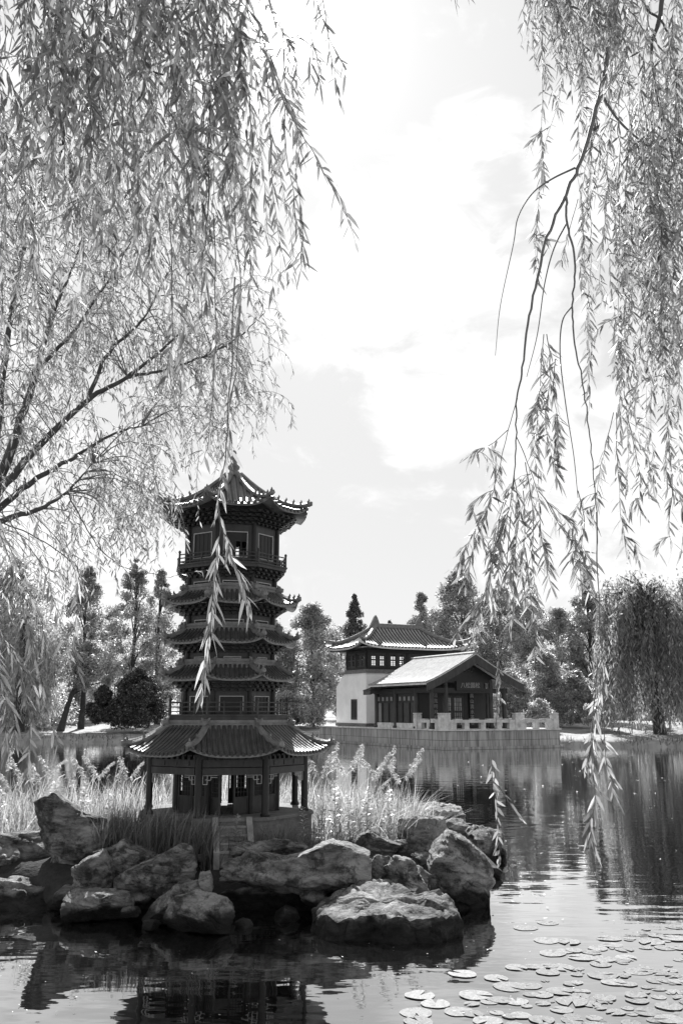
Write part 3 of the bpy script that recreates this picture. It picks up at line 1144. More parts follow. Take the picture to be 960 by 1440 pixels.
def octo_roof(name, r_in, z_in, r_e, z_e, p, upturn, rows, rt, belt=None, beasts=4, horn=True, hipw=.045):
    mb, rw = MB(), MB()
    for k in range(8):
        roof_face(mb, rw, oc(k, r_e, z_e), oc(k + 1, r_e, z_e), oc(k, r_in, z_in), oc(k + 1, r_in, z_in), p, upturn, rows, rt, thick=.03)
    rf = mb.build(name, M['pan'], pag)
    rw.build('tile_rows', M['tile'], rf, smooth=False)
    for k in range(8):
        hb = MB()
        pts = hip_points(r_in, z_in + .02, r_e, z_e + .02, k, p, upturn)
        prof = [hipw * (1 - .25 * j / 8) for j in range(9)]
        hb.tube(pts, prof, 6)
        tip = pts[-1]
        o2 = (pts[-1] - pts[-2]).normalized()
        hb.tube([tip - o2 * .03, tip + o2 * .012 + Vector((0, 0, .006)), tip + o2 * .02 + Vector((0, 0, .035))], [hipw * .95, hipw * .9, hipw * .4], 6)
        for b in range(beasts):
            v = .55 + .42 * b / max(1, beasts - 1)
            i0 = min(7, int(v * 8))
            q = pts[i0].lerp(pts[i0 + 1], v * 8 - i0)
            hb.tube([q, q + Vector((0, 0, .045)), q + Vector((0, 0, .06)) + o2 * .015, q + Vector((0, 0, .085)) + o2 * .01], [.016, .019, .014, .004], 5)
        hb.build('hip_ridge', M['ridge'], rf)
    if belt:
        rb, z0, z1 = belt
        bb = MB()
        for k in range(8):
            m = face_m(k, rb)
            h = half(rb)
            bb.box(-h, h, -.05, .0, z0, z1, m)
            bb.box(-h, h, -.05, .014, z1 - .022, z1 + .012, m)
            bb.box(-h, h, -.05, .012, z0 + (z1 - z0) * .42, z0 + (z1 - z0) * .55, m)
            bb.box(-h, h, -.05, .02, z0 - .02, z0 + .012, m)
        bb.build('belt_ridge', M['ridge'], rf)
        if horn:
            for k in range(8):
                c = oc(k, rb + .02, z1 - .02)
                o2 = Vector((c.x - PX, c.y - PY, 0)).normalized()
                t2 = Vector((-o2.y, o2.x, 0))
                db = MB()
                db.tube([c - o2 * .05 + Vector((0, 0, -.05)), c + Vector((0, 0, .0)), c + o2 * .06 + Vector((0, 0, -.01))], [.045, .05, .03], 8)
                for sg in (-1, 1):
                    db.tube([c + t2 * .02 * sg, c + t2 * .045 * sg + Vector((0, 0, .045)), c + t2 * .06 * sg + Vector((0, 0, .06)) - o2 * .01], [.02, .017, .006], 5)
                db.build('dragon_head', M['ridge'], rf)
    return rf


def brackets(r0, z0, r1, z1, steps=3, n=5):
    """stepped bracket sets between wall and eave"""
    mb = MB()
    for k in range(8):
        for s in range(steps):
            f = s / steps
            r = r0 + (r1 - r0) * (f + .5 / steps)
            za, zb = z0 + (z1 - z0) * f, z0 + (z1 - z0) * (f + .62 / steps)
            m = face_m(k, r)
            h = half(r)
            mb.box(-h, h, -.10, -.035, za, zb + .01, m)
            for i in range(n):
                x = -h + 2 * h * (i + .5) / n
                mb.box(x - h / n * .42, x + h / n * .42, -.06, .012, za + .003, zb, m)
                mb.box(x - h / n * .75, x + h / n * .75, -.045, -.006, zb, z0 + (z1 - z0) * (f + 1 / steps) - .004, m)
    return mb.build('bracket_set', M['wood'], pag)


# platform and steps
mb = MB()
mb.prism([oc(k, 1.2, 0) for k in range(8)], .25, .865)
mb.prism([oc(k, 1.225, 0) for k in range(8)], .865, .905)
mb.build('platform', M['granite'], pag)
fm = face_m(0, 1.225)
sb = MB()
for i in range(4):
    zt = .905 - .085 * (i + 1)
    sb.box(-.168, .168, .09 * i + .002, .09 * (i + 1) - .018, .35, zt - .022, fm)
    sb.box(-.17, .17, .09 * i + .002, .09 * (i + 1) + .006, zt - .022, zt, fm)
st = sb.build('steps', M['step_stone'], pag)
for sg in (-1, 1):
    cb = MB()
    x0, x1 = sorted((sg * .173, sg * .245))
    vs = [fm @ Vector((x, y, z)) for x in (x0, x1) for y, z in ((.003, .35), (.40, .35), (.40, .56), (.003, .92))]
    cb.add(vs, [(0, 1, 2, 3), (7, 6, 5, 4), (0, 4, 5, 1), (1, 5, 6, 2), (2, 6, 7, 3), (3, 7, 4, 0)])
    cb.build('cheek_wall', M['step_stone'], st)

# gallery columns and beams
for k in range(8):
    c = MB()
    p = oc(k, 1.1, 0)
    c.lathe([(.062, .905), (.065, .925), (.05, .945), (.045, .96), (.043, 1.5), (.042, 1.66)], p, 14)
    c.build('column', M['wood'], pag)
for k in range(8):
    b = MB()
    m = face_m(k, 1.1)
    h = half(1.1)
    b.box(-h + .045, h - .045, -.03, .03, 1.415, 1.50, m)
    b.box(-h + .045, h - .045, -.022, .022, 1.51, 1.60, m)
    for i in range(3):
        b.box(-h * .5 + h * .5 * i - .07, -h * .5 + h * .5 * i + .07, .022, .030, 1.525, 1.585, m)
    b.build('beam', M['wood2'], pag)
    for sg in (-1, 1):
        q = MB()
        x0 = sg * (h - .05)
        x1 = sg * (h - .15)
        x2 = sg * (h - .235)
        t_ = .007

        def hb_(xa, xb, za, zb):
            xa, xb = sorted((xa, xb))
            q.box(xa, xb, -.008, .008, za, zb, m)
        hb_(x0, x0 - sg * t_, 1.30, 1.413)
        hb_(x0, x0 - sg * .062, 1.30, 1.307)
        hb_(x0 - sg * .055, x0 - sg * .062, 1.307, 1.406)
        hb_(x0 - sg * .03, x0 - sg * .062, 1.355, 1.362)
        hb_(x0, x2, 1.406, 1.413)
        hb_(x0 - sg * .062, x1, 1.35, 1.357)
        hb_(x1, x1 - sg * t_, 1.357, 1.40)
        hb_(x1, x2, 1.383, 1.390)
        q.build('corner_bracket', M['trim'], pag)

# ground floor room: posts, lintels and lattice doors
mb = MB()
r0 = .72
for k in range(8):
    p = oc(k, r0, 0)
    mb.lathe([(.035, .906), (.035, 1.66)], p, 10)
    m = face_m(k, r0)
    h = half(r0)
    mb.box(-h + .03, h - .03, -.02, .02, 1.44, 1.66, m)
mb.build('room_frame', M['wood'], pag)


def door_leaf(m, x0, x1, z0, z1, name='door_leaf'):
    d = MB()
    t_ = .022
    d.box(x0, x0 + t_, -.012, .012, z0, z1, m)
    d.box(x1 - t_, x1, -.012, .012, z0, z1, m)
    for za in (z0, z0 + (z1 - z0) * .36, z1 - t_):
        d.box(x0 + t_, x1 - t_, -.012, .012, za, za + t_, m)
    d.box(x0 + t_, x1 - t_, -.005, .005, z0 + t_, z0 + (z1 - z0) * .36, m)
    o = d.build(name, M['wood2'], pag)
    l = MB()
    a, b = z0 + (z1 - z0) * .36 + t_, z1 - t_
    for i in range(1, 4):
        x = x0 + t_ + (x1 - x0 - 2 * t_) * i / 4
        l.box(x - .003, x + .003, -.004, .004, a, b, m)
    for i in range(1, 5):
        z = a + (b - a) * i / 5
        l.box(x0 + t_, x1 - t_, -.0035, .0035, z - .003, z + .003, m)
    l.build('lattice', M['wood2'], o)
    return o


for k in range(8):
    m = face_m(k, r0)
    h = half(r0) - .036
    if k == 4:
        door_leaf(m, -h, -.09, .915, 1.435)
        door_leaf(m, .0, h, .915, 1.435)
        sb = MB()
        sb.box(-h + .03, -.12, -.02, -.014, .95, 1.42, m)
        sb.box(.03, h - .03, -.02, -.014, .95, 1.3, m)
        sb.build('shutter', M['wood'], pag)
    elif k == 0:
        # open doorway, the leaf swung out beside it
        mm = m @ Matrix.Translation((h, 0, 0)) @ Matrix.Rotation(R(-28 if k == 0 else -100), 4, 'Z')
        door_leaf(mm, -h * .95, 0, .915, 1.435)
        mm = m @ Matrix.Translation((-h, 0, 0)) @ Matrix.Rotation(R(62), 4, 'Z')
        door_leaf(mm, 0, h * .9, .915, 1.435)
    else:
        door_leaf(m, -h, -.002, .915, 1.435)
        door_leaf(m, .002, h, .915, 1.435)
        if k in (7, 1, 6, 2):
            sb = MB()
            sb.box(-h + .05, h - .05, -.02, -.014, 1.1, 1.42, m)
            sb.build('shutter', M['wood'], pag)

octo_roof('lowest_roof', .86, 2.0, 1.455, 1.665, 1.25, .10, 16, .027, (.88, 1.985, 2.075), beasts=2, hipw=.05)
brackets(.98, 1.60, 1.30, 1.665, 1, 9)


def storey(r, z0, z1, wz0, wz1, wfrac, trimmed=True, pane='wood', posts=True, skip=()):
    """hollow octagonal storey: wall round an opening in each face, corner posts, pale frame, panes"""
    mb = MB()
    h = half(r)
    ww = h * wfrac
    for k in range(8):
        m = face_m(k, r)
        mb.box(-h, -ww, -.03, 0, z0, z1, m)
        mb.box(ww, h, -.03, 0, z0, z1, m)
        mb.box(-ww, ww, -.03, 0, z0, wz0, m)
        mb.box(-ww, ww, -.03, 0, wz1, z1, m)
        mb.box(-h, h, 0, .008, z1 - .04, z1 - .012, m)
    wl = mb.build('storey_wall', M['wood2'], pag)
    for k in range(8):
        c = MB()
        p = oc(k, r + .004, 0)
        c.lathe([(.034, z0), (.034, z1)], p, 10)
        c.build('corner_post', M['wood'], wl)
    for k in range(8):
        m = face_m(k, r)
        t_ = .011
        f = MB()
        f.box(-ww, -ww + t_, -.026, .006, wz0, wz1, m)
        f.box(ww - t_, ww, -.026, .006, wz0, wz1, m)
        f.box(-ww + t_, ww - t_, -.026, .006, wz1 - t_, wz1, m)
        f.box(-ww + t_, ww - t_, -.026, .006, wz0, wz0 + t_, m)
        f.build('window_frame', M['trim'], wl)
        if k in skip:
            continue
        s = MB()
        n = 4
        for i in range(n):
            xa = -ww + t_ + (2 * ww - 2 * t_) * i / n
            xb = -ww + t_ + (2 * ww - 2 * t_) * (i + 1) / n
            s.box(xa, xa + .008, -.02, -.008, wz0 + t_, wz1 - t_, m)
            s.box(xb - .008, xb, -.02, -.008, wz0 + t_, wz1 - t_, m)
            if k == 0 and i >= 2 and trimmed:
                zb = wz0 + (wz1 - wz0) * .62
                s.box(xa + .008, xb - .008, -.016, -.012, zb, wz1 - t_, m)
                s.box(xa + .008, xb - .008, -.018, -.010, wz0 + (wz1 - wz0) * .33, wz0 + (wz1 - wz0) * .37, m)
                continue
            s.box(xa + .008, xb - .008, -.016, -.012, wz0 + t_, wz1 - t_, m)
        s.build('window_panel', M['wood'], wl)
    return wl


def balcony(r, z0, z1, zr):
    mb = MB()
    mb.prism([oc(k, r, 0) for k in range(8)], z0, z1)
    mb.prism([oc(k, r + .018, 0) for k in range(8)], z1, z1 + .018)
    bl = mb.build('balcony', M['wood2'], pag)
    z1 += .018
    for k in range(8):
        rb = MB()
        m = face_m(k, r - .01)
        h = half(r - .01)
        for x in (-h / 3, h / 3):
            rb.box(x - .009, x + .009, -.009, .009, z1, zr, m)
        for i, z in enumerate((z1 + (zr - z1) * .22, z1 + (zr - z1) * .55, z1 + (zr - z1) * .88)):
            rb.box(-h, h, -.007, .007, z - .007, z + .007, m)
        rb.build('railing', M['wood2'], bl)
        pb = MB()
        p = oc(k, r - .01, 0)
        pb.lathe([(.014, z1), (.014, zr + .005), (.02, zr + .012), (.017, zr + .03), (.006, zr + .042)], p, 8)
        pb.build('railing_post', M['wood2'], bl)
    return bl


balcony(.86, 2.06, 2.14, 2.335)
storey(.64, 2.158, 2.60, 2.19, 2.40, .66, trimmed=False)
brackets(.66, 2.46, .86, 2.60, 3)
octo_roof('middle_roof', .69, 2.79, .975, 2.615, 1.35, .075, 12, .022, (.70, 2.775, 2.875), beasts=2)
storey(.625, 2.86, 3.10, 2.89, 2.92, .5, trimmed=False)
brackets(.65, 2.97, .85, 3.095, 3)
octo_roof('middle_roof', .68, 3.275, .97, 3.10, 1.35, .075, 12, .022, (.69, 3.26, 3.355), beasts=2)
storey(.62, 3.34, 3.62, 3.37, 3.42, .6, trimmed=False)
brackets(.645, 3.48, .85, 3.62, 3)
octo_roof('middle_roof', .68, 3.795, .985, 3.625, 1.35, .075, 12, .022, (.69, 3.78, 3.885), beasts=3)
storey(.64, 3.87, 4.06, 3.90, 3.945, .66, trimmed=False)
brackets(.66, 3.99, .80, 4.12, 3)
balcony(.81, 4.12, 4.165, 4.335)
storey(.665, 4.183, 4.82, 4.26, 4.62, .66, trimmed=True, skip=(3, 4, 5))
brackets(.69, 4.72, .98, 4.90, 4, 6)
octo_roof('top_roof', .10, 5.56, 1.11, 4.925, 1.55, .13, 10, .026, None, beasts=5, hipw=.042)
mb = MB()
mb.lathe([(.12, 5.54), (.13, 5.58), (.075, 5.60), (.06, 5.64), (.085, 5.67), (.09, 5.70), (.05, 5.74), (.045, 5.77), (.065, 5.80), (.055, 5.84), (.03, 5.87), (.038, 5.90), (.03, 5.93), (.008, 5.96)], (PX, PY), 16)
mb.build('finial', M['ridge'], pag, smooth=True)

# ------------------------------------------------------------------ tea house on its stone terrace
TC = on(627, 1055, 0)
TR = math.atan2(.45, .893)
ter = thing('stone_terrace', (TC.x, TC.y, 0), TR, 'grey stone block terrace rising from the water under the tea house', 'terrace')
TX, TY, TZ = 8.35, 17.0, 1.16
mb = MB()
mb.box(0, TX, 0, TY, -1.2, TZ - .09)
mb.build('terrace_wall', M['walling'], ter, local=True)
mb = MB()
mb.box(-.08, TX + .08, -.08, TY, TZ - .09, TZ)
mb.build('coping', M['pale_stone'], ter, local=True)
mb = MB()
mb.box(-.16, TX + .16, -.16, TY, -1.0, .16)
mb.build('plinth', M['walling'], ter, local=True)


def balustrade(p0, p1, posts):
    a, b = Vector((*p0, 0)), Vector((*p1, 0))
    d = (b - a).normalized()
    Ln = (b - a).length
    m = Matrix.Translation(a) @ Matrix.Rotation(math.atan2(d.y, d.x), 4, 'Z')
    for s in posts:
        q = MB()
        q.box(s - .19, s + .19, -.19, .19, TZ, 1.98, m)
        q.box(s - .16, s + .16, -.16, .16, 1.98, 2.02, m)
        q.box(s - .20, s + .20, -.20, .20, 2.02, 2.10, m)
        q.build('balustrade_post', M['pale_stone'], ter, local=True)
    r = MB()
    ps = sorted(posts)
    for s0, s1 in zip(ps[:-1], ps[1:]):
        r.box(s0 + .19, s1 - .19, -.15, .15, 1.53, 1.70, m)
        n = max(1, round((s1 - s0) / 1.3))
        for i in range(n + 1):
            c = s0 + .19 + (s1 - s0 - .38) * i / n
            w_ = .17 if 0 < i < n else .22
            c = min(max(c, s0 + .19 + w_), s1 - .19 - w_)
            r.box(c - w_, c + w_, -.13, .13, TZ, 1.527, m)
        for i in range(n):
            c = s0 + .19 + (s1 - s0 - .38) * (i + .5) / n
            r.box(c - .25, c + .25, -.17, .17, 1.703, 1.76, m)
    r.build('balustrade_rail', M['pale_stone'], ter, local=True)


balustrade((.12, .12), (8.2, .12), [0, 5.05, 7.95])
balustrade((.12, 3.3), (.12, .12), [0.0, 3.18 - .41])
balustrade((8.07, .5), (8.07, 6.5), [3.0, 5.8])

tea = thing('tea_house', (TC.x, TC.y, TZ), TR, 'white walled tea house with a tiled upper storey and a gabled lakeside hall', 'tea house')


def tb(mb, name, mat, parent=None, smooth=False):
    # coordinates were given with z = 0 at the water
    mb.v = [(x, y, z - TZ) for x, y, z in mb.v]
    return mb.build(name, mat, parent or tea, local=True, smooth=smooth)


# white lower walls of the tower, slanting down at the back
X0, X1, Y0, Y1 = .6, 7.4, 10.8, 15.4
mb = MB()
prof = [(Y0, TZ), (Y1, TZ), (Y1, 3.95), (Y1 - 1.35, 4.8), (Y0, 4.8)]
vs_ = [(x, y, z) for x in (X0, X1) for y, z in prof]
mb.add(vs_, [(0, 1, 2, 3, 4), (9, 8, 7, 6, 5), (0, 5, 6, 1), (1, 6, 7, 2), (2, 7, 8, 3), (3, 8, 9, 4), (4, 9, 5, 0)])
wl = tb(mb, 'white_wall', M['plaster'])
mb = MB()
mb.box(X0 - .07, X1, Y0 - .07, Y1 + .02, TZ, TZ + .22)
tb(mb, 'wall_foot', M['granite'], wl)
mb = MB()
mb.box(X0 - .06, X0 + .02, 12.15, 12.98, 1.62, 3.02)
wf = tb(mb, 'window', M['wood2'])
mb = MB()
mb.box(X0 - .075, X0 - .061, 12.3, 12.83, 1.76, 2.88)
tb(mb, 'pane', M['wood'], wf)
# belt between white wall and upper storey
mb = MB()
mb.box(X0 - .1, X1 + .1, Y0 - .1, Y1 - 1.3, 4.80, 4.92)
mb.box(X0 - .02, X1 + .02, Y0 - .02, Y1 - 1.36, 4.92, 5.06)
tb(mb, 'belt_course', M['ridge'])
# upper storey: posts, rails, lattice windows one can see through
UX0, UX1, UY0, UY1 = .72, 7.28, 10.92, 13.95
mb = MB()


def wall_line(p0, p1, bays, z0, z1, glazed=True):
    a, b = Vector((*p0, 0)), Vector((*p1, 0))
    d = (b - a).normalized()
    Ln = (b - a).length
    m = Matrix.Translation(a) @ Matrix.Rotation(math.atan2(d.y, d.x), 4, 'Z')
    f = MB()
    f.box(0, Ln, -.06, .06, z0, z0 + .16, m)
    f.box(0, Ln, -.06, .06, z1 - .42, z1, m)
    for i in range(bays + 1):
        x = min(max(Ln * i / bays, .1), Ln - .1)
        f.box(x - .1, x + .1, -.09, .09, z0 + .16, z1 - .42, m)
    fr = tb(f, 'upper_wall', M['wood'])
    zt, zb = z1 - .42, z0 + .16
    for i in range(bays if glazed else 0):
        xa = Ln * i / bays + (.2 if i == 0 else .1)
        xb = Ln * (i + 1) / bays - (.2 if i == bays - 1 else .1)
        q = MB()
        for h_ in range(2):
            x0 = xa + (xb - xa) * h_ / 2
            x1 = xa + (xb - xa) * (h_ + 1) / 2
            fw = .17
            q.box(x0, x0 + fw, -.04, .04, zb, zt, m)
            q.box(x1 - fw, x1, -.04, .04, zb, zt, m)
            q.box(x0 + fw, x1 - fw, -.04, .04, zb, zb + .12, m)
            q.box(x0 + fw, x1 - fw, -.04, .04, zt - .12, zt, m)
            zm = zb + (zt - zb) * .52
            q.box(x0 + fw, x1 - fw, -.04, .04, zm - .06, zm + .04, m)
            xm = (x0 + x1) / 2
            for za, zc in ((zb + .12, zm - .06), (zm + .04, zt - .12)):
                q.box(xm - .018, xm + .018, -.02, .02, za, zc, m)
                for t_ in (.33, .67):
                    z = za + (zc - za) * t_
                    q.box(x0 + fw, x1 - fw, -.018, .018, z - .014, z + .014, m)
        tb(q, 'lattice_window', M['wood2'], fr)


wall_line((UX0, UY0), (UX1, UY0), 4, 5.06, 6.62)
wall_line((UX0, UY1), (UX0, UY0), 2, 5.06, 6.62)
wall_line((UX1, UY0), (UX1, UY1), 2, 5.06, 6.62, False)
wall_line((UX1, UY1), (UX0, UY1), 4, 5.06, 6.62, False)
# hipped roof
EX0, EX1, EY0, EY1, EZ = -.45, 8.45, 9.75, 15.1, 6.55
RX0, RX1, RY, RZ = 2.25, 5.9, 12.4, 8.16
mb, rw = MB(), MB()
mb.box(EX0 + .5, EX1 - .5, EY0 + .5, EY1 - .5, 6.50, 6.58)
roof_face(mb, rw, (EX0, EY0, EZ), (EX1, EY0, EZ), (RX0, RY, RZ), (RX1, RY, RZ), 1.5, .42, 33, .072, nu=25, thick=.14, ue=5)
roof_face(mb, rw, (EX1, EY1, EZ), (EX0, EY1, EZ), (RX1, RY, RZ), (RX0, RY, RZ), 1.5, .42, 33, .072, nu=25, thick=.14, ue=5)
roof_face(mb, rw, (EX0, EY1, EZ), (EX0, EY0, EZ), (RX0, RY + .02, RZ), (RX0, RY - .02, RZ), 1.5, .42, 15, .075, nu=19, thick=.14, ue=4)
roof_face(mb, rw, (EX1, EY0, EZ), (EX1, EY1, EZ), (RX1, RY - .02, RZ), (RX1, RY + .02, RZ), 1.5, .42, 15, .075, nu=19, thick=.14, ue=4)
rf = tb(mb, 'tower_roof', M['hpan'])
tb(rw, 'tile_rows', M['htile'], rf)
mb = MB()
mb.box(RX0 - .1, RX1 + .1, RY - .12, RY + .12, RZ - .1, RZ + .18)
mb.tube([(RX0 - .1, RY, RZ + .2), (RX1 + .1, RY, RZ + .2)], .09, 8)
tb(mb, 'main_ridge', M['ridge'], rf)
for sx, rx in ((-1, RX0), (1, RX1)):
    q = MB()
    c = Vector((rx, RY, RZ))
    P_ = [(-.55, -.12), (-.30, .35), (-.12, .72), (.0, .86), (.14, .66), (.30, .25), (.40, -.05)]
    va = [(rx - sx * a * -1 * -1, RY - .09, RZ + b) for a, b in P_]
    vb = [(x, RY + .09, z) for x, _, z in va]
    n_ = len(P_)
    q.add(va + vb, [list(range(n_)), list(range(2 * n_ - 1, n_ - 1, -1))] + [(i, i + n_, (i + 1) % n_ + n_, (i + 1) % n_) for i in range(n_)])
    tb(q, 'ridge_ornament', M['ridge'], rf)
    for ey, ex in ((EY0, EX0 if sx < 0 else EX1), (EY1, EX0 if sx < 0 else EX1)):
        pts = []
        for j in range(13):
            v = 1.05 * j / 12
            f = 1 - max(0.0, 1 - v) ** 1.5
            pts.append(Vector((rx + (ex - rx) * v, RY + (ey - RY) * v, RZ + (EZ - RZ) * f + .10 + .42 * v * v + max(0, v - .75) * .8)))
        q = MB()
        q.tube(pts, [.17] * 6 + [.16, .15, .14, .13, .12, .09, .04], 8)
        for b_ in (6, 8, 9):
            q.tube([pts[b_], pts[b_] + Vector((0, 0, .22)), pts[b_] + Vector((0, 0, .34))], [.06, .05, .02], 6)
        tb(q, 'hip_ridge', M['ridge'], rf)
mb = MB()
for x in np.linspace(EX0 + .6, EX1 - .6, 30):
    for y0_, y1_ in ((EY0 + .1, UY0 - .1), (UY1 + .1, EY1 - .1)):
        mb.box(x - .05, x + .05, y0_, y1_, 6.42, 6.497)
for y in np.linspace(EY0 + .6, EY1 - .6, 18):
    for x0_, x1_ in ((EX0 + .1, UX0 - .1), (UX1 + .1, EX1 - .1)):
        mb.box(x0_, x1_, y - .05, y + .05, 6.40, 6.47)
tb(mb, 'rafters', M['wood'], rf)

# gabled hall
HX0, HX1, HC = .25, 5.25, 2.75
HF, HB = 3.4, 8.6
CZ = 3.60
for x in (.1, 1.1, 4.4, 5.4):
    q = MB()
    q.lathe([(.2, TZ), (.21, TZ + .1), (.15, TZ + .18), (.14, TZ + .2), (.135, CZ + .5 if x in (1.1, 4.4) else CZ)], (x, 1.6), 14)
    tb(q, 'column', M['wood2'])
for x in (.1, 5.4):
    for y in (3.4, 5.9, 8.4):
        q = MB()
        q.lathe([(.2, TZ), (.21, TZ + .1), (.14, TZ + .18), (.135, CZ)], (x, y), 12)
        tb(q, 'column', M['wood2'])
mb = MB()
mb.box(-.1, 5.6, 1.5, 1.7, 3.28, 3.58)
mb.box(1.1, 4.4, 1.52, 1.68, 3.9, 4.12)
mb.box(-.02, .22, 1.6, 8.6, 3.3, 3.6)
mb.box(5.28, 5.52, 1.6, 10.7, 3.3, 3.6)
tb(mb, 'beam', M['wood'])
# front wall and doors
mb = MB()
mb.box(.25, 1.95, HF - .06, HF + .06, TZ + .05, 3.6)
mb.box(3.55, 5.25, HF - .06, HF + .06, TZ + .05, 3.6)
mb.box(.25, 5.25, HF - .062, HF + .062, 3.6, 4.05)
mb.box(1.2, 4.3, HF - .061, HF + .061, 4.05, 4.6)
mb.box(1.95, 3.55, HF - .06, HF + .06, 3.15, 3.6)
mb.box(2.0, 3.5, HF - .06, HF + .06, 4.6, 4.95)
fw_ = tb(mb, 'hall_wall', M['wood'])
for i, x0 in enumerate((1.95, 2.75)):
    q = MB()
    x1 = x0 + .8
    q.box(x0 + .005, x0 + .12, HF - .05, HF + .05, TZ + .06, 3.148)
    q.box(x1 - .12, x1 - .005, HF - .05, HF + .05, TZ + .06, 3.148)
    for za, zb in ((TZ + .06, TZ + .2), (TZ + .95, TZ + 1.07), (3.02, 3.148)):
        q.box(x0 + .12, x1 - .12, HF - .05, HF + .05, za, zb)
    dl = tb(q, 'door', M['wood2'])
    g = MB()
    g.box(x0 + .12, x1 - .12, HF - .01, HF + .01, TZ + .2, TZ + .95)
    g.box(x0 + .12, x1 - .12, HF - .01, HF + .01, TZ + 1.07, 3.02)
    tb(g, 'pane', M['paper'], dl)
    l = MB()
    for j in range(1, 4):
        x = x0 + .12 + .56 * j / 4
        l.box(x - .012, x + .012, HF - .03, HF - .012, TZ + .2, TZ + .95)
        l.box(x - .012, x + .012, HF - .03, HF - .012, TZ + 1.07, 3.02)
    for j in range(1, 3):
        for za, zb in ((TZ + .2, TZ + .95), (TZ + 1.07, 3.02)):
            z = za + (zb - za) * j / 3
            l.box(x0 + .12, x1 - .12, HF - .034, HF - .031, z - .012, z + .012)
    tb(l, 'lattice', M['wood'], dl)


def lettering(s, size, loc, mat, parent, name='lettering'):
    c = bpy.data.curves.new('lettering', 'FONT')
    c.body = s
    c.size = size
    c.align_x = 'CENTER'
    c.align_y = 'CENTER'
    c.extrude = 0.006
    o = bpy.data.objects.new('lettering_curve', c)
    COL.objects.link(o)
    bpy.context.view_layer.update()
    me = bpy.data.meshes.new_from_object(o.evaluated_get(bpy.context.evaluated_depsgraph_get()))
    bpy.data.objects.remove(o)
    me.materials.clear()
    me.materials.append(mat)
    t = bpy.data.objects.new(name, me)
    link(t, parent)
    t.location = (loc[0], loc[1], loc[2] - TZ)
    t.rotation_euler = (R(90), 0, 0)
    return t


# name board over the porch, and a pair of upright couplet boards
mb = MB()
mb.box(1.75, 3.75, 1.38, 1.44, 3.44, 3.98)
nb = tb(mb, 'name_board', M['wood'])
lettering('\u516b\u677e\u5712\u677e', .36, (2.75, 1.37, 3.72), M['ink'], nb)
for x, s in ((1.42, '\u6e05\u98a8\u660e\u6708\u677e\u5f71'), (4.12, '\u9ad8\u5c71\u6d41\u6c34\u8336\u9999')):
    q = MB()
    q.box(x - .17, x + .17, HF - .16, HF - .1, TZ + .25, 3.35)
    b_ = tb(q, 'couplet_board', M['wood'])
    for i, ch in enumerate(s):
        lettering(ch, .29, (x, HF - .165, 3.14 - i * .335), M['ink'], b_)
# long side wall of the hall
mb = MB()
mb.box(.12, .22, HF, HB, TZ + .05, TZ + .35)
mb.box(.12, .22, HF, HB, 2.72, 3.3)
n_ = 6
for i in range(n_ + 1):
    y = HF + (HB - HF) * i / n_
    mb.box(.10, .24, max(HF, y - .07), min(HB, y + .07), TZ + .35, 2.72)
mb.box(5.28, 5.38, HF, HB, TZ, 3.3)
mb.box(.3, 5.2, HF + .2, HB, TZ, TZ + .03)
mb.box(.24, 5.26, HB - .1, HB, TZ + .03, 4.1)
sw = tb(mb, 'hall_wall', M['wood'])
for i in range(n_):
    y0, y1 = HF + (HB - HF) * i / n_ + .07, HF + (HB - HF) * (i + 1) / n_ - .07
    q = MB()
    q.box(.15, .19, y0, y1, TZ + .35, 2.72)
    tb(q, 'wall_panel', M['pale_panel'] if i == 5 else M['wood2'], sw)
mb = MB()
for i in range(9):
    y = HF + .3 + (HB - HF - .8) * i / 8
    mb.box(.09, .115, y - .12, y + .12, 2.85, 3.1)
tb(mb, 'carved_panel', M['pale_panel'], sw)
mb = MB()
mb.box(.05, .7, HF + .1, HB - .1, TZ, TZ + .32)
tb(mb, 'wall_foot', M['pale_stone'], sw)
# roof of the hall
GY0, GY1, GE, GR = .7, 7.9, 3.86, 5.62
GX0, GX1 = -.78, 6.28
mb, rw = MB(), MB()
roof_face(mb, rw, (GX0, GY1, GE), (GX0, GY0, GE), (HC, GY1, GR), (HC, GY0, GR), 1.12, 0, 36, .055, nu=5, thick=.12)
roof_face(mb, rw, (GX1, GY0, GE), (GX1, GY1, GE), (HC, GY0, GR), (HC, GY1, GR), 1.12, 0, 36, .055, nu=5, thick=.12)
rw.tube([(HC, GY0 + .02, GR + .03), (HC, GY1, GR + .03)], .13, 8)
hr = tb(mb, 'hall_roof', M['lpan'])
tb(rw, 'tile_rows', M['hrow'], hr)
mb = MB()
for sx, gx in ((-1, GX0), (1, GX1)):
    top, bot = [], []
    for j in range(9):
        v = j / 8
        f = 1 - (1 - v) ** 1.12
        x, z = HC + (gx - HC) * v, GR + (GE - GR) * f - .09
        top.append(Vector((x, GY0 - .03, z + .05)))
        bot.append(Vector((x, GY0 - .03, z - .50 + .1 * v)))
    back = [[p + Vector((0, .1, 0)) for p in r] for r in (top, bot)]
    mb.grid([top, bot])
    mb.grid(back)
    mb.grid([top, back[0]])
    mb.grid([bot, back[1]])
    mb.grid([[top[0], bot[0]], [back[0][0], back[1][0]]])
    mb.grid([[top[-1], bot[-1]], [back[0][-1], back[1][-1]]])
tb(mb, 'barge_board', M['wood2'], hr)
mb = MB()
pt = [(HC - 2.1, 4.12), (HC + 2.1, 4.12), (HC, 5.2)]
mb.add([(x, y, z) for y in (1.55, 1.62) for x, z in pt], [(0, 1, 2), (5, 4, 3), (0, 3, 4, 1), (1, 4, 5, 2), (2, 5, 3, 0)])
gb = tb(mb, 'gable_board', M['wood'], hr)
q = MB()
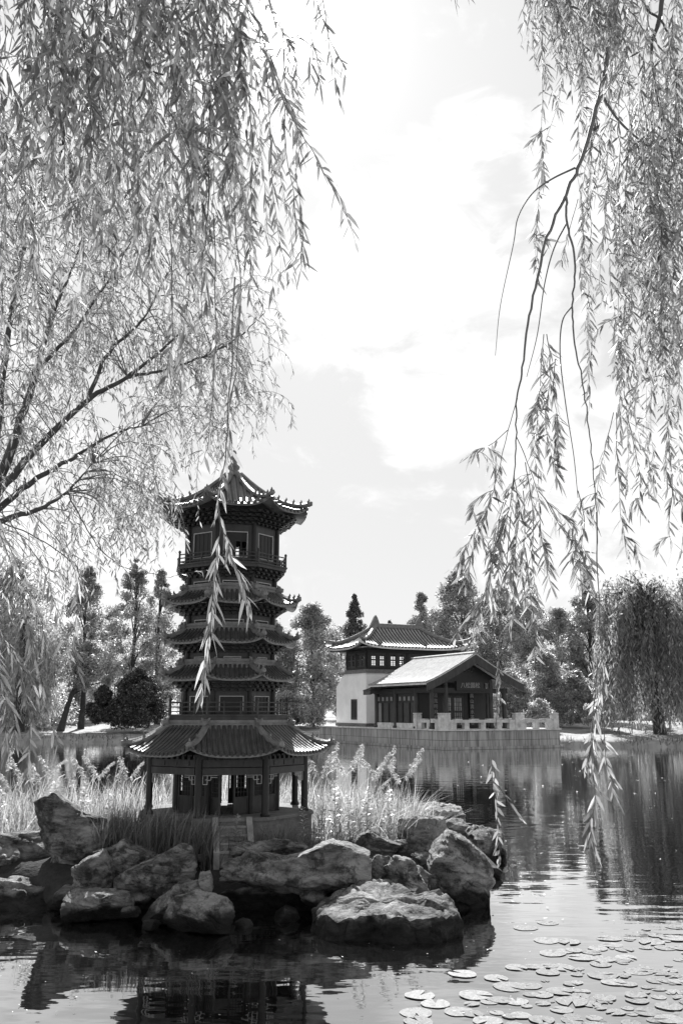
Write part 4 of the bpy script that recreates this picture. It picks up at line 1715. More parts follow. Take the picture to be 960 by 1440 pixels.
for a0, rr, cx_ in ((0, .16, -.2), (0, .16, .2), (0, .2, 0)):
    q.tube([(HC + cx_ + rr * math.cos(t) * (1 - t / 12), 1.50, 4.75 + abs(cx_) * -.3 + rr * math.sin(t) * (1 - t / 12)) for t in np.linspace(0, 7, 18)], .045, 6)
tb(q, 'gable_carving', M['wood2'], hr)
mb = MB()
for y in np.linspace(GY0 + .3, GY1 - .2, 34):
    for gx, ix in ((GX0, .1), (GX1, 5.4)):
        mb.bar((gx + .05 * (1 if gx < 0 else -1), y, GE - .17), (ix, y, GE + .28), .09, .09)
tb(mb, 'rafters', M['wood'], hr)
# small lean-to roof at the joint with the tower
mb, rw = MB(), MB()
roof_face(mb, rw, (-.75, 8.7, 3.50), (-.75, 7.75, 3.50), (.6, 8.7, 3.98), (.6, 7.75, 3.98), 1.1, 0, 7, .055, nu=5, thick=.25)
sr = tb(mb, 'side_roof', M['htile'])
tb(rw, 'tile_rows', M['htile'], sr)

# ------------------------------------------------------------------ trees on the far shores
PROFILE = dict(
    broad=lambda t: max(.02, math.sin(math.pi * min(1, t ** .8 * .96 + .03)) ** .6),
    column=lambda t: max(.02, math.sin(math.pi * min(1, t ** .75 * .97 + .02)) ** .8),
    cone=lambda t: max(.03, (1 - t) ** .85),
    bush=lambda t: max(.05, math.cos(t * math.pi / 2) ** .55),
)
_branchrng = random.Random(5)


def crown(lv, c, zb, zt, rad, kind, n_cl, per, leaf, squash=.8, sub=None):
    pf = PROFILE[kind]
    cen = []
    for _ in range(n_cl):
        t = RNG.random()
        rr = rad * pf(t)
        a = RNG.uniform(0, 2 * math.pi)
        f = RNG.random() ** .42
        cen.append((c[0] + rr * f * math.cos(a), c[1] + rr * f * math.sin(a), zb + (zt - zb) * t))
    cen = np.array(cen)
    cr = rad * .39 * RNG.uniform(.5, 1.15, n_cl) * np.array([.42 + .65 * pf(min(1, max(0, (q[2] - zb) / (zt - zb)))) for q in cen])
    k = np.repeat(np.arange(n_cl), per)
    off = RNG.normal(size=(len(k), 3))
    off = unit(off) * (RNG.random((len(k), 1)) ** .4)
    P = cen[k] + off * cr[k][:, None] * np.array([1, 1, squash])
    D = unit(RNG.normal(size=(len(k), 3)) + np.array([0, 0, -.2]))
    lv.add(P, D, leaf * RNG.uniform(.6, 1.3, len(k)), leaf * .6 * RNG.uniform(.7, 1.2, len(k)), droop=.15, long=False)
    return cen


def tree(name, cat, label, kind, px, top, hw, Y, cb=None, base=None, n_cl=60, per=80, leaf=.3, mat='far_leaf', group='trees on the far shore', trunk=True, lean=0.0, tr=None):
    p = at(px, top, Y)
    gz = ground_z(p.x, Y) - .05
    x0 = p.x + lean
    root = thing(name, (x0, Y, gz), 0, label, cat, group)
    h = p.z - gz
    rad = hw / F * Y
    zb = gz + h * .22 if cb is None else at(px, cb, Y).z
    lv = Leaves()
    cen = crown(lv, (p.x, Y), zb, p.z, rad, kind, int(n_cl * 2.2), int(per * 2.6), leaf * .78)
    if trunk:
        mb = MB()
        r0 = tr or max(.08, h * .018)
        pts = [Vector((x0 + (p.x - x0) * t + .12 * math.sin(t * 5 + px), Y + .1 * math.cos(t * 4 + px), gz - .1 + (h * .93 + .1) * t)) for t in np.linspace(0, 1, 8)]
        mb.tube(pts, [r0 * (1.25 if i == 0 else 1 - .85 * i / 7) for i in range(8)], 7)
        for q in cen[::max(1, len(cen) // 22)]:
            q = Vector(q)
            t = max(.12, min(.9, (q.z - gz) / h - .12))
            i = int(t * 7)
            s = pts[i].lerp(pts[i + 1], t * 7 - i)
            mb.tube([s, s.lerp(q, .5) + Vector((0, 0, .04 * h)), q], [r0 * .42 * (1 - t * .6), r0 * .28 * (1 - t * .6), r0 * .06], 5)
        mb.build('trunk', M['far_bark'], root)
    lv.build('crown', M[mat], root)
    return root


def weeping(label, px, top, hw, Y, n_st=420, mat='far_willow', group='trees on the far shore', trunk_px=None, leaf=.26, low=.5):
    p = at(px, top, Y)
    gz = ground_z(p.x, Y) - .05
    h = p.z - gz
    rad = hw / F * Y
    root = thing('willow_tree', (p.x, Y, gz), 0, label, 'tree', group)
    mb = MB()
    r0 = h * .035
    xs = 0 if trunk_px is None else at(trunk_px, top, Y).x - p.x
    pts = [Vector((p.x + xs * (1 - t), Y, gz - .1 + h * .75 * t)) for t in np.linspace(0, 1, 6)]
    mb.tube(pts, [r0 * (1.2 - .9 * t) for t in np.linspace(0, 1, 6)], 8)
    lv = Leaves()
    for i in range(n_st):
        a = RNG.uniform(0, 2 * math.pi)
        f = RNG.random() ** .5
        el = (1 - f * f) ** .5
        lump = 1 + .42 * noise.noise(Vector((math.cos(a) * 2.6 + px, math.sin(a) * 2.6, el * 2)))
        s = Vector((p.x + rad * f * lump * math.cos(a), Y + rad * f * lump * math.sin(a), gz + h * (.52 + .46 * el * lump)))
        end = gz + h * RNG.uniform(.03, low) if f > .45 else s.z - h * RNG.uniform(.15, .5)
        if i % 9 == 0:
            mb.tube([pts[-2].lerp(pts[-1], .5), (pts[-1] + s) / 2 + Vector((0, 0, h * .1)), s], [r0 * .3, r0 * .2, r0 * .05], 5)
        m = max(6, int((s.z - end) / .13))
        t = np.linspace(0, 1, m)
        out = 1 + .10 * t
        P = np.stack([p.x + (s.x - p.x) * out + RNG.normal(0, .10, m), Y + (s.y - Y) * out + RNG.normal(0, .10, m), s.z + (end - s.z) * t], axis=1)
        D = unit(np.stack([RNG.normal(0, .5, m), RNG.normal(0, .5, m), -np.ones(m)], axis=1))
        lv.add(P, D, leaf * 1.7 * RNG.uniform(.7, 1.3, m), leaf * .34, droop=.1, long=False)
    # tufted top
    m = 1500
    a = RNG.uniform(0, 2 * np.pi, m)
    f = RNG.random(m) ** .5
    el = np.sqrt(1 - f * f)
    lump = np.array([1 + .42 * noise.noise(Vector((math.cos(q) * 2.6 + px, math.sin(q) * 2.6, e * 2))) for q, e in zip(a, el)])
    P = np.stack([p.x + rad * f * lump * np.cos(a), Y + rad * f * lump * np.sin(a), gz + h * (.52 + .46 * el * lump)], axis=1) + RNG.normal(0, .25, (m, 3))
    lv.add(P, unit(RNG.normal(size=(m, 3)) + np.array([0, 0, -.6])), leaf * RNG.uniform(.7, 1.3, m), leaf * .5, droop=.2, long=False)
    mb.build('trunk', M['far_bark'], root)
    lv.build('crown', M[mat], root)
    return root


TREES = [
    # name, category, label, kind, px, top, half width, Y, crown base px, clumps, per, leaf, material
    ('broadleaf_tree', 'tree', 'wide bushy tree at the edge of the lawn, behind the hanging twigs', 'broad', 22, 790, 68, 76, 985, 75, 90, .3, 'far_leaf'),
    ('broadleaf_tree', 'tree', 'thin upright tree with a bare straight lower trunk on the left lawn', 'column', 126, 796, 30, 77, 950, 42, 70, .27, 'far_leaf'),
    ('birch_tree', 'tree', 'tall airy tree with a pointed top behind the round dark bush', 'column', 193, 785, 30, 81, 985, 46, 70, .27, 'far_leaf'),
    ('birch_tree', 'tree', 'slightly shorter airy tree touching the pagoda roofs from behind', 'column', 228, 802, 27, 84, 1000, 42, 70, .27, 'far_leaf'),
    ('broadleaf_tree', 'tree', 'tree peeping out from right behind the middle pagoda roofs', 'broad', 285, 862, 42, 86, 1000, 45, 80, .3, 'far_leaf'),
    ('broadleaf_tree', 'tree', 'leafy tree close against the right of the middle pagoda roofs', 'broad', 378, 868, 40, 84, 1005, 50, 80, .3, 'far_leaf'),
    ('broadleaf_tree', 'tree', 'round topped leafy tree between the pagoda and the tea house', 'broad', 440, 852, 44, 83, 1010, 60, 90, .28, 'far_leaf'),
    ('spruce_tree', 'tree', 'narrow dark spruce rising beside the left end of the tea house roof', 'cone', 498, 838, 18, 88, 900, 34, 60, .25, 'spruce'),
    ('spruce_tree', 'tree', 'tiny far spruce tip showing above the tea house ridge', 'cone', 548, 872, 8, 125, 900, 14, 30, .3, 'spruce'),
    ('poplar_tree', 'tree', 'dense dark poplar just behind the ridge of the tea house', 'column', 592, 835, 27, 96, 1000, 50, 90, .3, 'far_leaf'),
    ('broadleaf_tree', 'tree', 'tallest dark broad tree over the right end of the tea house', 'broad', 646, 803, 44, 92, 1000, 70, 100, .3, 'far_leaf'),
    ('broadleaf_tree', 'tree', 'tree seen through the long hanging willow cluster over the gable', 'broad', 700, 826, 38, 90, 980, 52, 80, .28, 'far_leaf'),
    ('birch_tree', 'tree', 'slender tree with bare stems right of the gable', 'column', 738, 832, 32, 86, 925, 40, 70, .26, 'far_pale'),
    ('broadleaf_tree', 'tree', 'pale lower tree filling the gap beyond the terrace', 'broad', 782, 858, 36, 84, 985, 50, 80, .27, 'far_pale'),
    ('poplar_tree', 'tree', 'upright dark tree next to the great weeping willow', 'column', 822, 813, 30, 82, 985, 52, 80, .28, 'far_leaf'),
    ('broadleaf_tree', 'tree', 'broad tree peeping over the top of the great weeping willow', 'broad', 925, 830, 48, 96, 1000, 50, 80, .32, 'far_leaf'),
    ('broadleaf_tree', 'tree', 'tree at the edge beyond the great weeping willow', 'broad', 1010, 815, 50, 92, 1000, 50, 80, .32, 'far_leaf'),
    ('broadleaf_tree', 'tree', 'small tree in the opening under the weeping willow branches', 'broad', 868, 925, 34, 90, 1008, 34, 60, .28, 'far_pale'),
    ('broadleaf_tree', 'tree', 'tree standing far left beyond the near twigs', 'broad', -50, 800, 55, 80, 990, 50, 80, .3, 'far_leaf'),
]
for a in TREES:
    tree(a[0], a[1], a[2], a[3], a[4], a[5], a[6], a[7], cb=a[8], n_cl=a[9], per=a[10], leaf=a[11], mat=a[12])
tree('broadleaf_tree', 'tree', 'dark trunked tree leaning to the right on the far left lawn', 'broad', 128, 905, 38, 74, cb=965, n_cl=26, per=60, leaf=.25, lean=-2.1, tr=.28)
for lab, px, top, hw, Y, mt in (
        ('small light tree in the gap behind the leaning dark trunk', 68, 868, 34, 92, 'far_pale'),
        ('light tree closing the gap between the thin tree and the birches', 160, 850, 30, 94, 'far_pale'),
        ('light tree low behind the two airy trees', 215, 872, 34, 95, 'far_pale'),
        ('light feathery tree behind the spruce', 480, 884, 32, 98, 'far_pale'),
        ('light tree between the tea house roof and the tall broad tree', 615, 862, 32, 104, 'far_pale'),
        ('light tree behind the slender birch stems', 722, 868, 36, 100, 'far_pale'),
        ('light tree beyond the pale bushes of the terrace', 800, 862, 34, 99, 'far_pale'),
        ('light tree behind the upright dark tree', 850, 850, 30, 98, 'far_pale'),
        ('grey tree standing behind the wide bushy tree', -5, 842, 50, 96, 'far_leaf')):
    tree('broadleaf_tree', 'tree', lab, 'broad', px, top, hw, Y, cb=1006, n_cl=46, per=80, leaf=.28, mat=mt)
BUSHES = [
    ('yew_bush', 'small round dark bush left of the large round bush', 147, 966, 20, 73, 26, 110, .22, 'far_dark'),
    ('yew_bush', 'large round black looking bush on the lawn left of the pagoda', 196, 944, 34, 73, 40, 140, .24, 'far_dark'),
    ('leafy_bush', 'dark bush against the right side of the lakeside hall', 716, 942, 30, 70, 36, 90, .22, 'far_leaf'),
    ('leafy_bush', 'tall mixed bush behind the right end of the terrace', 762, 915, 34, 74, 40, 90, .22, 'far_leaf'),
    ('leafy_bush', 'pale low bush spilling over the terrace rail', 756, 985, 22, 67, 20, 70, .18, 'far_pale'),
    ('leafy_bush', 'black green bush in the gap left of the weeping willow', 808, 945, 30, 72, 34, 90, .22, 'far_leaf'),
    ('leafy_bush', 'pale round bush at the foot of the weeping willow', 842, 968, 22, 68, 24, 80, .19, 'far_pale'),
    ('leafy_bush', 'shaded bush at the left foot of the tea house', 432, 985, 24, 80, 24, 80, .22, 'far_leaf'),
    ('leafy_bush', 'low bush in the shade behind the lower pagoda balcony', 405, 975, 30, 78, 28, 80, .24, 'far_leaf'),
    ('leafy_bush', 'dark thicket under the wide bushy tree', 40, 955, 60, 78, 44, 90, .26, 'far_leaf'),
    ('leafy_bush', 'low bush far beyond the weeping willow trunk', 950, 965, 40, 84, 30, 80, .26, 'far_pale'),
    ('leafy_bush', 'low bush behind the thin upright tree', 95, 965, 34, 84, 28, 80, .26, 'far_pale'),
]
for nm, lab, px, top, hw, Y, n_, per, lf, mt in BUSHES:
    tree(nm, 'bush', lab, 'bush', px, top, hw, Y, cb=1014, n_cl=n_, per=per, leaf=lf, mat=mt, group='bushes on the far shore', trunk=False)
weeping('great weeping willow with a dark trunk, branches hanging to the right bank', 905, 816, 72, 64.5, 640, trunk_px=912)
weeping('second weeping willow at the very edge of the view', 985, 806, 56, 69, 380)
weeping('drooping willow low on the left lawn among other trees', 40, 850, 46, 72.5, 300, mat='far_pale')
# far wood closing the horizon
lv = Leaves()
for ang in np.linspace(-62, 62, 150):
    a = R(ang) + RNG.normal(0, .01)
    d = RNG.uniform(108, 135)
    c = (d * math.sin(a), d * math.cos(a))
    gz = ground_z(*c)
    crown(lv, c, gz, gz + RNG.uniform(2.5, 6.0), 3.2, 'bush', 9, 45, .45)
tag(lv.build('distant_wood', M['far_leaf']), kind='stuff')

# ------------------------------------------------------------------ near willows
def V3(l, Y):
    """pixel polyline -> points; an item may carry its own depth"""
    return [at(p[0], p[1], p[2] if len(p) > 2 else Y) for p in l]


def limb(parent, pts, r0, r1, name='limb', mat='bark', n=None, jit=.0):
    n = n or max(10, len(pts) * 6)
    C = catmull(pts, n)
    mb = MB()
    o = random.random() * 30
    C = [p + noise.noise_vector(Vector((i * .6 + o, 0, 0))) * jit for i, p in enumerate(C)]
    mb.tube(C, [r0 + (r1 - r0) * (i / (n - 1)) ** .8 for i in range(n)], 8)
    mb.build(name, M[mat], parent, smooth=True)
    return C


def hanging(parent, pts, mat='near_leaf', **kw):
    mb, lv = MB(), Leaves()
    strand(mb, lv, pts, **kw)
    t = mb.build('hanging_branch', M['twig'], parent)
    if lv.V:
        lv.build('leaves', M[mat], t)
    return t


# --- willow whose twigs fill the upper left
WA = (-3.35, 3.1)
wa = thing('willow_tree', (WA[0], WA[1], ground_z(*WA) - .05), 0, 'near weeping willow whose long leaved twigs hang down before the sky above the pagoda', 'tree')
limb(wa, [(WA[0], WA[1], ground_z(*WA) - .2), (-3.2, 3.2, 2.0), (-2.9, 3.4, 3.6), (-2.75, 3.55, 5.0)], .24, .15, 'trunk', jit=.03)
fork = Vector((-2.75, 3.55, 4.95))
limb(wa, [fork] + V3([(-150, -190), (60, -120), (240, -105), (430, -85), (640, -75)], 4.0), .11, .018, jit=.03)
limb(wa, [fork] + V3([(-160, 60), (-60, -40), (60, -70), (180, -110)], 4.9), .09, .02, jit=.03)
limb(wa, [fork] + V3([(-230, 250), (-120, 330), (-60, 480), (-70, 640)], 4.6), .06, .014, jit=.02)
limb(wa, V3([(20, -115), (60, -20), (85, 60), (92, 130), (88, 230)], 4.3), .02, .006, 'bough', jit=.02)
limb(wa, V3([(120, -112), (135, 20), (165, 75), (190, 95), (230, 105)], 4.2), .018, .005, 'bough', jit=.02)
limb(wa, V3([(300, -100), (310, 0), (296, 140), (292, 300), (283, 390), (285, 460)], 4.1), .007, .0015, 'bough', mat='twig', jit=.01)

PROM_A = [
    ([(330, 390), (326, 500), (318, 600), (314, 660), (308, 710), (312, 745), (303, 800), (297, 880), (290, 940), (281, 985)], 3.3, dict(ln=.09, w=.0115, gap=.013, spread=.5, f0=.42)),
    ([(310, 735), (324, 775), (336, 808), (345, 838), (350, 856)], 3.3, dict(ln=.075, w=.012, gap=.010, spread=.5, f0=.1, tufts=False)),
    ([(372, -60), (374, 60), (378, 170), (384, 260), (393, 340), (393, 395)], 3.9, dict(f0=.3)),
    ([(398, -60), (400, 90), (402, 190), (414, 285), (424, 340), (425, 378)], 3.9, dict(f0=.35)),
    ([(380, 90), (402, 150), (428, 192), (456, 240), (478, 282), (490, 312), (500, 342)], 3.8, dict(f0=.1)),
    ([(430, -90), (445, 0), (460, 45), (478, 85), (490, 112)], 4.0, dict(f0=.1)),
    ([(446, -60), (462, 60), (470, 100), (477, 140)], 4.1, dict(f0=.3)),
    ([(436, 40), (446, 85), (451, 118)], 4.1, dict(f0=.2)),
    ([(310, -40), (318, 100), (324, 200), (335, 260), (329, 312)], 3.9, dict(f0=.3)),
    ([(624, -78), (632, -30), (641, 2), (646, 12)], 4.2, dict(f0=.4)),
    ([(644, -76), (652, -40), (655, -8)], 4.2, dict(f0=.2)),
    ([(238, 300), (243, 400), (240, 490), (230, 560)], 3.7, dict(f0=.2, ln=.10)),
    ([(262, 250), (268, 350), (262, 450), (250, 545)], 3.8, dict(f0=.3)),
    ([(300, 300), (304, 420), (300, 540), (292, 620), (283, 655)], 3.9, dict(f0=.3)),
    ([(330, 300), (338, 420), (330, 520), (322, 585), (326, 632)], 3.8, dict(f0=.3)),
    ([(350, 130), (356, 220), (352, 290)], 4.0, dict(f0=.1)),
    ([(-60, 640), (-10, 720), (28, 840), (52, 940), (70, 1010), (82, 1050)], 4.7, dict(f0=.25, keep=.9)),
    ([(-70, 700), (-30, 840), (10, 905), (44, 960), (72, 1010)], 4.6, dict(f0=.3)),
    ([(-66, 660), (10, 730), (60, 800), (84, 870), (96, 930)], 4.8, dict(f0=.35, keep=.8)),
    ([(-65, 600), (-40, 780), (-8, 900), (8, 990), (6, 1065)], 4.7, dict(f0=.3)),
    ([(-70, 700), (-20, 840), (24, 930), (42, 1010), (38, 1085)], 4.6, dict(f0=.3)),
    ([(-68, 640), (0, 740), (40, 830), (62, 900), (66, 960)], 4.8, dict(f0=.3, keep=.8)),
    ([(-70, 640), (20, 700), (80, 760), (110, 820), (104, 900), (112, 950)], 5.0, dict(f0=.4, keep=.6)),
    ([(-80, 620), (-50, 800), (-20, 930), (18, 1000), (22, 1050)], 4.8, dict(f0=.3)),
]
for l, Y, kw in PROM_A:
    k = dict(ln=.098, w=.0145, gap=.017, r0=.0030, jit=.012)
    k.update(kw)
    hanging(wa, V3(l, Y), **k)

BOT = [(-70, 560), (0, 520), (50, 490), (100, 440), (150, 410), (200, 420), (250, 470), (290, 500), (320, 430), (345, 320), (385, 260)]


def fill_a(px, py0, Y, fr):
    b = float(np.interp(px, [q[0] for q in BOT], [q[1] for q in BOT]))
    py1 = py0 + (b - py0) * fr
    p0, p1 = at(px, py0, Y), at(px, py1, Y)
    return hang(p0, max(.25, p0.z - p1.z), lean=(.06, 0), wob=.10, start=(random.gauss(.05, .16), random.gauss(0, .15), .05), n=7)


def sprays(mb, lv, pts, n, **k):
    for _ in range(n):
        i = random.randrange(1, len(pts) - 1)
        p = pts[i].lerp(pts[i + 1], random.random())
        strand(mb, lv, hang(p, random.uniform(.18, .5), lean=(.06, 0), wob=.18, start=(random.gauss(0, .8), random.gauss(0, .8), .25), n=5), **k)


fmb, flv = MB(), Leaves()
for i in range(160):
    if i >= 64 and noise.noise(Vector((i * .37, 3, 8))) < -.25:
        continue
    if i < 64:
        pts = fill_a(random.uniform(-60, 340), random.choice((-100, -60, 0, 60, 120)) + random.uniform(-20, 60), random.uniform(3.5, 5.0), random.uniform(.45, 1.0))
        hanging(wa, pts, ln=.105, w=.0155, gap=.019, r0=.003, jit=.02)
    elif i < 112:
        pts = fill_a(random.uniform(-40, 335), random.uniform(-120, -20), random.uniform(3.3, 4.2), random.uniform(.3, .62))
        strand(fmb, flv, pts, ln=.10, w=.0155, gap=.019, r0=.003, jit=.02)
        sprays(fmb, flv, pts, 2, ln=.10, w=.015, gap=.017, r0=.002)
    else:
        pts = fill_a(random.uniform(-60, 345), random.uniform(0, 260), random.uniform(4.6, 6.0), random.uniform(.5, 1.05))
        strand(fmb, flv, pts, ln=.10, w=.014, gap=.021, r0=.003, jit=.02)
        sprays(fmb, flv, pts, 2, ln=.10, w=.014, gap=.018, r0=.002)
ft = tag(fmb.build('twigs', M['twig'], wa), kind='stuff')
tag(flv.build('foliage', M['near_leaf'], wa), kind='stuff')

# the crown above, which shades the twigs under it
clv = Leaves()
cmb = MB()
for i in range(250):
    x, y = random.uniform(-3.6, .1 if i < 160 else -1.3), random.uniform(3.2, 7.2)
    z = max(CH + y * 1.0 + .25, 5.8) + random.uniform(0, 1.6)
    strand(cmb, clv, hang((x, y, z + .4), random.uniform(.5, .9), lean=(.05, 0), wob=.3, start=(random.gauss(0, .8), random.gauss(0, .8), .5), n=5), ln=.10, w=.017, gap=.016, spread=1.0)
    if i % 5 == 0:
        cmb.tube(catmull([fork, Vector((x * .6 - 1, y * .7 + 1, z - .2)), Vector((x, y, z + .4))], 8), [.03, .026, .022, .018, .014, .01, .007, .004], 5)
tag(cmb.build('upper_twigs', M['twig'], wa), kind='stuff')
tag(clv.build('upper_foliage', M['near_leaf'], wa), kind='stuff')

# --- willow whose twigs hang on the right
WB = (3.4, 3.9)
wb = thing('willow_tree', (WB[0], WB[1], ground_z(*WB) - .05), 0, 'near weeping willow with a long bare curved branch hanging before the tea house', 'tree')
limb(wb, [(WB[0], WB[1], ground_z(*WB) - .2), (3.45, 4.0, 2.0), (3.3, 4.3, 4.0), (3.1, 4.7, 6.0)], .24, .13, 'trunk', jit=.03)
fk = Vector((3.1, 4.7, 5.95))
limb(wb, [fk] + V3([(1060, -210), (940, -200), (880, -130)], 5.0), .09, .024, jit=.0)
limb(wb, V3([(880, -130), (868, -50), (858, 40), (849, 110)], 5.0), .018, .0145, 'bough', mat='twig', jit=.006)
limb(wb, V3([(849, 108), (836, 160), (816, 228), (796, 270), (770, 330), (755, 390), (743, 450), (734, 520), (726, 560), (725, 620), (722, 690)], 5.0), .0145, .003, 'bough', mat='twig', n=60, jit=.012)
limb(wb, V3([(796, 270), (797, 312), (808, 370), (804, 430), (809, 490), (822, 560), (831, 640), (838, 730), (840, 830)], 5.0), .008, .002, 'bough', mat='twig', n=60, jit=.012)
limb(wb, V3([(808, 236), (775, 252), (748, 272), (728, 305), (721, 345), (703, 430), (696, 500)], 5.0), .0065, .0015, 'bough', mat='twig')
limb(wb, V3([(797, 312), (778, 350), (765, 400), (755, 470), (740, 530)], 5.05), .006, .002, 'bough', mat='twig')
limb(wb, V3([(804, 430), (790, 452), (787, 500), (795, 570), (806, 640), (812, 700)], 5.0), .005, .002, 'bough', mat='twig')
limb(wb, V3([(842, 128), (868, 168), (900, 198), (932, 218), (965, 260), (990, 330)], 5.4), .010, .002, 'bough', mat='twig')
limb(wb, [fk] + V3([(1040, -120), (950, -60), (925, 30), (915, 80), (935, 200)], 5.6), .04, .003, jit=.01)
limb(wb, V3([(880, -70), (905, 5), (932, 34), (946, 75), (950, 140), (948, 240)], 5.5), .012, .002, 'bough', jit=.01)
limb(wb, [fk] + V3([(1100, -60), (1040, 40), (1000, 180), (985, 340)], 6.4), .06, .01, jit=.02)
limb(wb, [fk] + V3([(1060, -150), (960, -130), (840, -110), (750, -75)], 5.3), .05, .01, jit=.02)

PTS_B = []
PROM_B = [
    ([(727, 560), (713, 610), (702, 655), (690, 700), (662, 755), (642, 795)], 5.0, dict(f0=.35)),
    ([(713, 605), (692, 624), (672, 632), (660, 640)], 5.0, dict(f0=.3)),
    ([(723, 660), (715, 715), (703, 760), (700, 825)], 5.0, dict(f0=.1, gap=.010)),
    ([(722, 670), (730, 720), (722, 780), (712, 838)], 4.9, dict(f0=.1, gap=.010)),
    ([(726, 615), (742, 655), (756, 695), (762, 760), (776, 828)], 5.0, dict(f0=.2, gap=.012)),
    ([(738, 650), (748, 720), (748, 790), (752, 860)], 5.0, dict(f0=.1, gap=.012)),
    ([(756, 690), (786, 722), (808, 742), (802, 790)], 5.0, dict(f0=.15)),
    ([(765, 700), (790, 745), (818, 775), (835, 790)], 5.1, dict(f0=.2)),
    ([(764, 470), (760, 520), (756, 580), (750, 640), (764, 670)], 5.05, dict(f0=.05, gap=.012)),
    ([(768, 470), (774, 520), (766, 580), (772, 630), (784, 676)], 5.05, dict(f0=.05, gap=.011)),
    ([(780, 505), (778, 550), (784, 600), (780, 650)], 5.05, dict(f0=.0, gap=.012)),
    ([(702, 730), (692, 790), (680, 840), (655, 875), (636, 898)], 4.8, dict(f0=.35)),
    ([(695, 780), (682, 830), (672, 870), (664, 905)], 4.8, dict(f0=.25)),
    ([(738, 770), (744, 830), (752, 880), (750, 925)], 4.9, dict(f0=.1)),
    ([(720, 780), (722, 840), (716, 880)], 4.9, dict(f0=.1)),
    ([(690, 700), (676, 740), (664, 775), (652, 830)], 5.0, dict(f0=.1)),
    ([(712, 690), (697, 745), (688, 800), (690, 850)], 5.05, dict(f0=.1, gap=.012)),
    ([(735, 690), (738, 745), (734, 800), (738, 850)], 5.1, dict(f0=.1, gap=.012)),
    ([(812, 690), (822, 735), (815, 780), (818, 835)], 5.0, dict(f0=.2, keep=.7)),
    ([(838, 720), (840, 830), (845, 915), (849, 950), (840, 990), (833, 1040), (820, 1085)], 4.4, dict(f0=.56, gap=.014, ln=.085, w=.013, spread=.45)),
    ([(840, 930), (833, 1010), (832, 1070), (836, 1120), (828, 1160), (832, 1186)], 4.4, dict(f0=.3, gap=.016, ln=.09, w=.013, spread=.55)),
    ([(846, 940), (849, 1000), (850, 1060), (858, 1095), (864, 1126)], 4.4, dict(f0=.55, gap=.012, ln=.08, w=.014, spread=.5)),
    ([(718, 720), (708, 830), (701, 920), (697, 1010), (691, 1070), (694, 1110), (699, 1160), (704, 1215)], 4.4, dict(f0=.72, gap=.015, ln=.06, w=.014, r0=.0025)),
    ([(700, 920), (703, 960), (699, 1000)], 4.4, dict(f0=.1, gap=.016, ln=.05, w=.012, r0=.001)),
    ([(700, 1105), (714, 1125), (728, 1150)], 4.4, dict(f0=.3, gap=.022, ln=.06, w=.012)),
    ([(757, -70), (756, 30), (766, 95), (786, 155)], 5.2, dict(f0=.3)),
    ([(790, -95), (798, 40), (808, 95), (822, 140)], 5.2, dict(f0=.2)),
    ([(775, -90), (762, 110), (762, 195), (765, 262)], 5.3, dict(f0=.6, keep=.6)),
    ([(770, 180), (755, 188), (742, 205)], 5.3, dict(f0=.2)),
    ([(812, 280), (790, 360), (786, 375)], 5.2, dict(f0=.5)),
    ([(862, 580), (848, 640), (838, 695), (832, 735)], 5.6, dict(f0=.2)),
    ([(866, 580), (868, 650), (872, 710), (879, 776)], 5.6, dict(f0=.2)),
    ([(938, 600), (944, 680), (940, 740), (944, 768)], 5.6, dict(f0=.1)),
    ([(880, 580), (894, 640), (900, 690), (892, 715)], 5.6, dict(f0=.1)),
]
for l, Y, kw in PROM_B:
    k = dict(ln=.10, w=.0145, gap=.013, r0=.003, jit=.010, spread=.95, tufts=False, keep=.85)
    k.update(kw)
    hanging(wb, V3(l, Y), **k)
    if Y >= 4.8 and l[0][1] > 460 and l[-1][1] < 845:
        PTS_B.append(V3(l, Y))
BOTB = [(815, 350), (832, 470), (850, 560), (872, 610), (900, 610), (930, 700), (960, 720), (1020, 740)]
fmb, flv = MB(), Leaves()
for pts in PTS_B:
    for _ in range(2):
        i = random.randrange(1, len(pts) - 1)
        p = pts[i].lerp(pts[i + 1], random.random())
        strand(fmb, flv, hang(p, random.uniform(.12, .24), lean=(.05, 0), wob=.15, start=(random.gauss(0, .7), random.gauss(0, .7), .2), n=5), ln=.095, w=.014, gap=.014, r0=.002, tufts=False)
for i in range(140):
    px = random.uniform(836, 1010) if i % 3 else random.uniform(930, 1010)
    py0 = random.uniform(-90, 330) if px > 850 else random.uniform(120, 360)
    b = float(np.interp(px, [q[0] for q in BOTB], [q[1] for q in BOTB]))
    py1 = py0 + (b - py0) * random.uniform(.4, 1.0)
    if noise.noise(Vector((px / 38, py0 / 160, 7))) < -.22:
        continue
    Y = random.uniform(5.0, 6.8)
    p0, p1 = at(px, py0, Y), at(px, py1, Y)
    pts = hang(p0, max(.3, p0.z - p1.z), lean=(-.015, 0), wob=.06, start=(random.gauss(0, .1), random.gauss(0, .15), .05), n=7)
    k = dict(ln=.098, w=.0145, gap=.017, r0=.003, jit=.025, spread=.95)
    if i < 48:
        hanging(wb, pts, **k)
    else:
        strand(fmb, flv, pts, **k)
        if i % 2:
            sprays(fmb, flv, pts, 3, **k)
for i in range(80):
    px, py0, Y = random.uniform(752, 880), random.uniform(-95, 10), random.uniform(4.5, 5.7)
    p0, p1 = at(px, py0, Y), at(px, random.uniform(40, 135) - (30 if px < 775 else 0), Y)
    if p0.z - p1.z > .15:
        strand(fmb, flv, hang(p0, p0.z - p1.z, lean=(.02, 0), wob=.10, start=(random.gauss(0, .15), 0, .05)), ln=.08, w=.012, gap=.019, r0=.003, jit=.02)
tag(fmb.build('twigs', M['twig'], wb), kind='stuff')
tag(flv.build('foliage', M['near_leaf'], wb), kind='stuff')

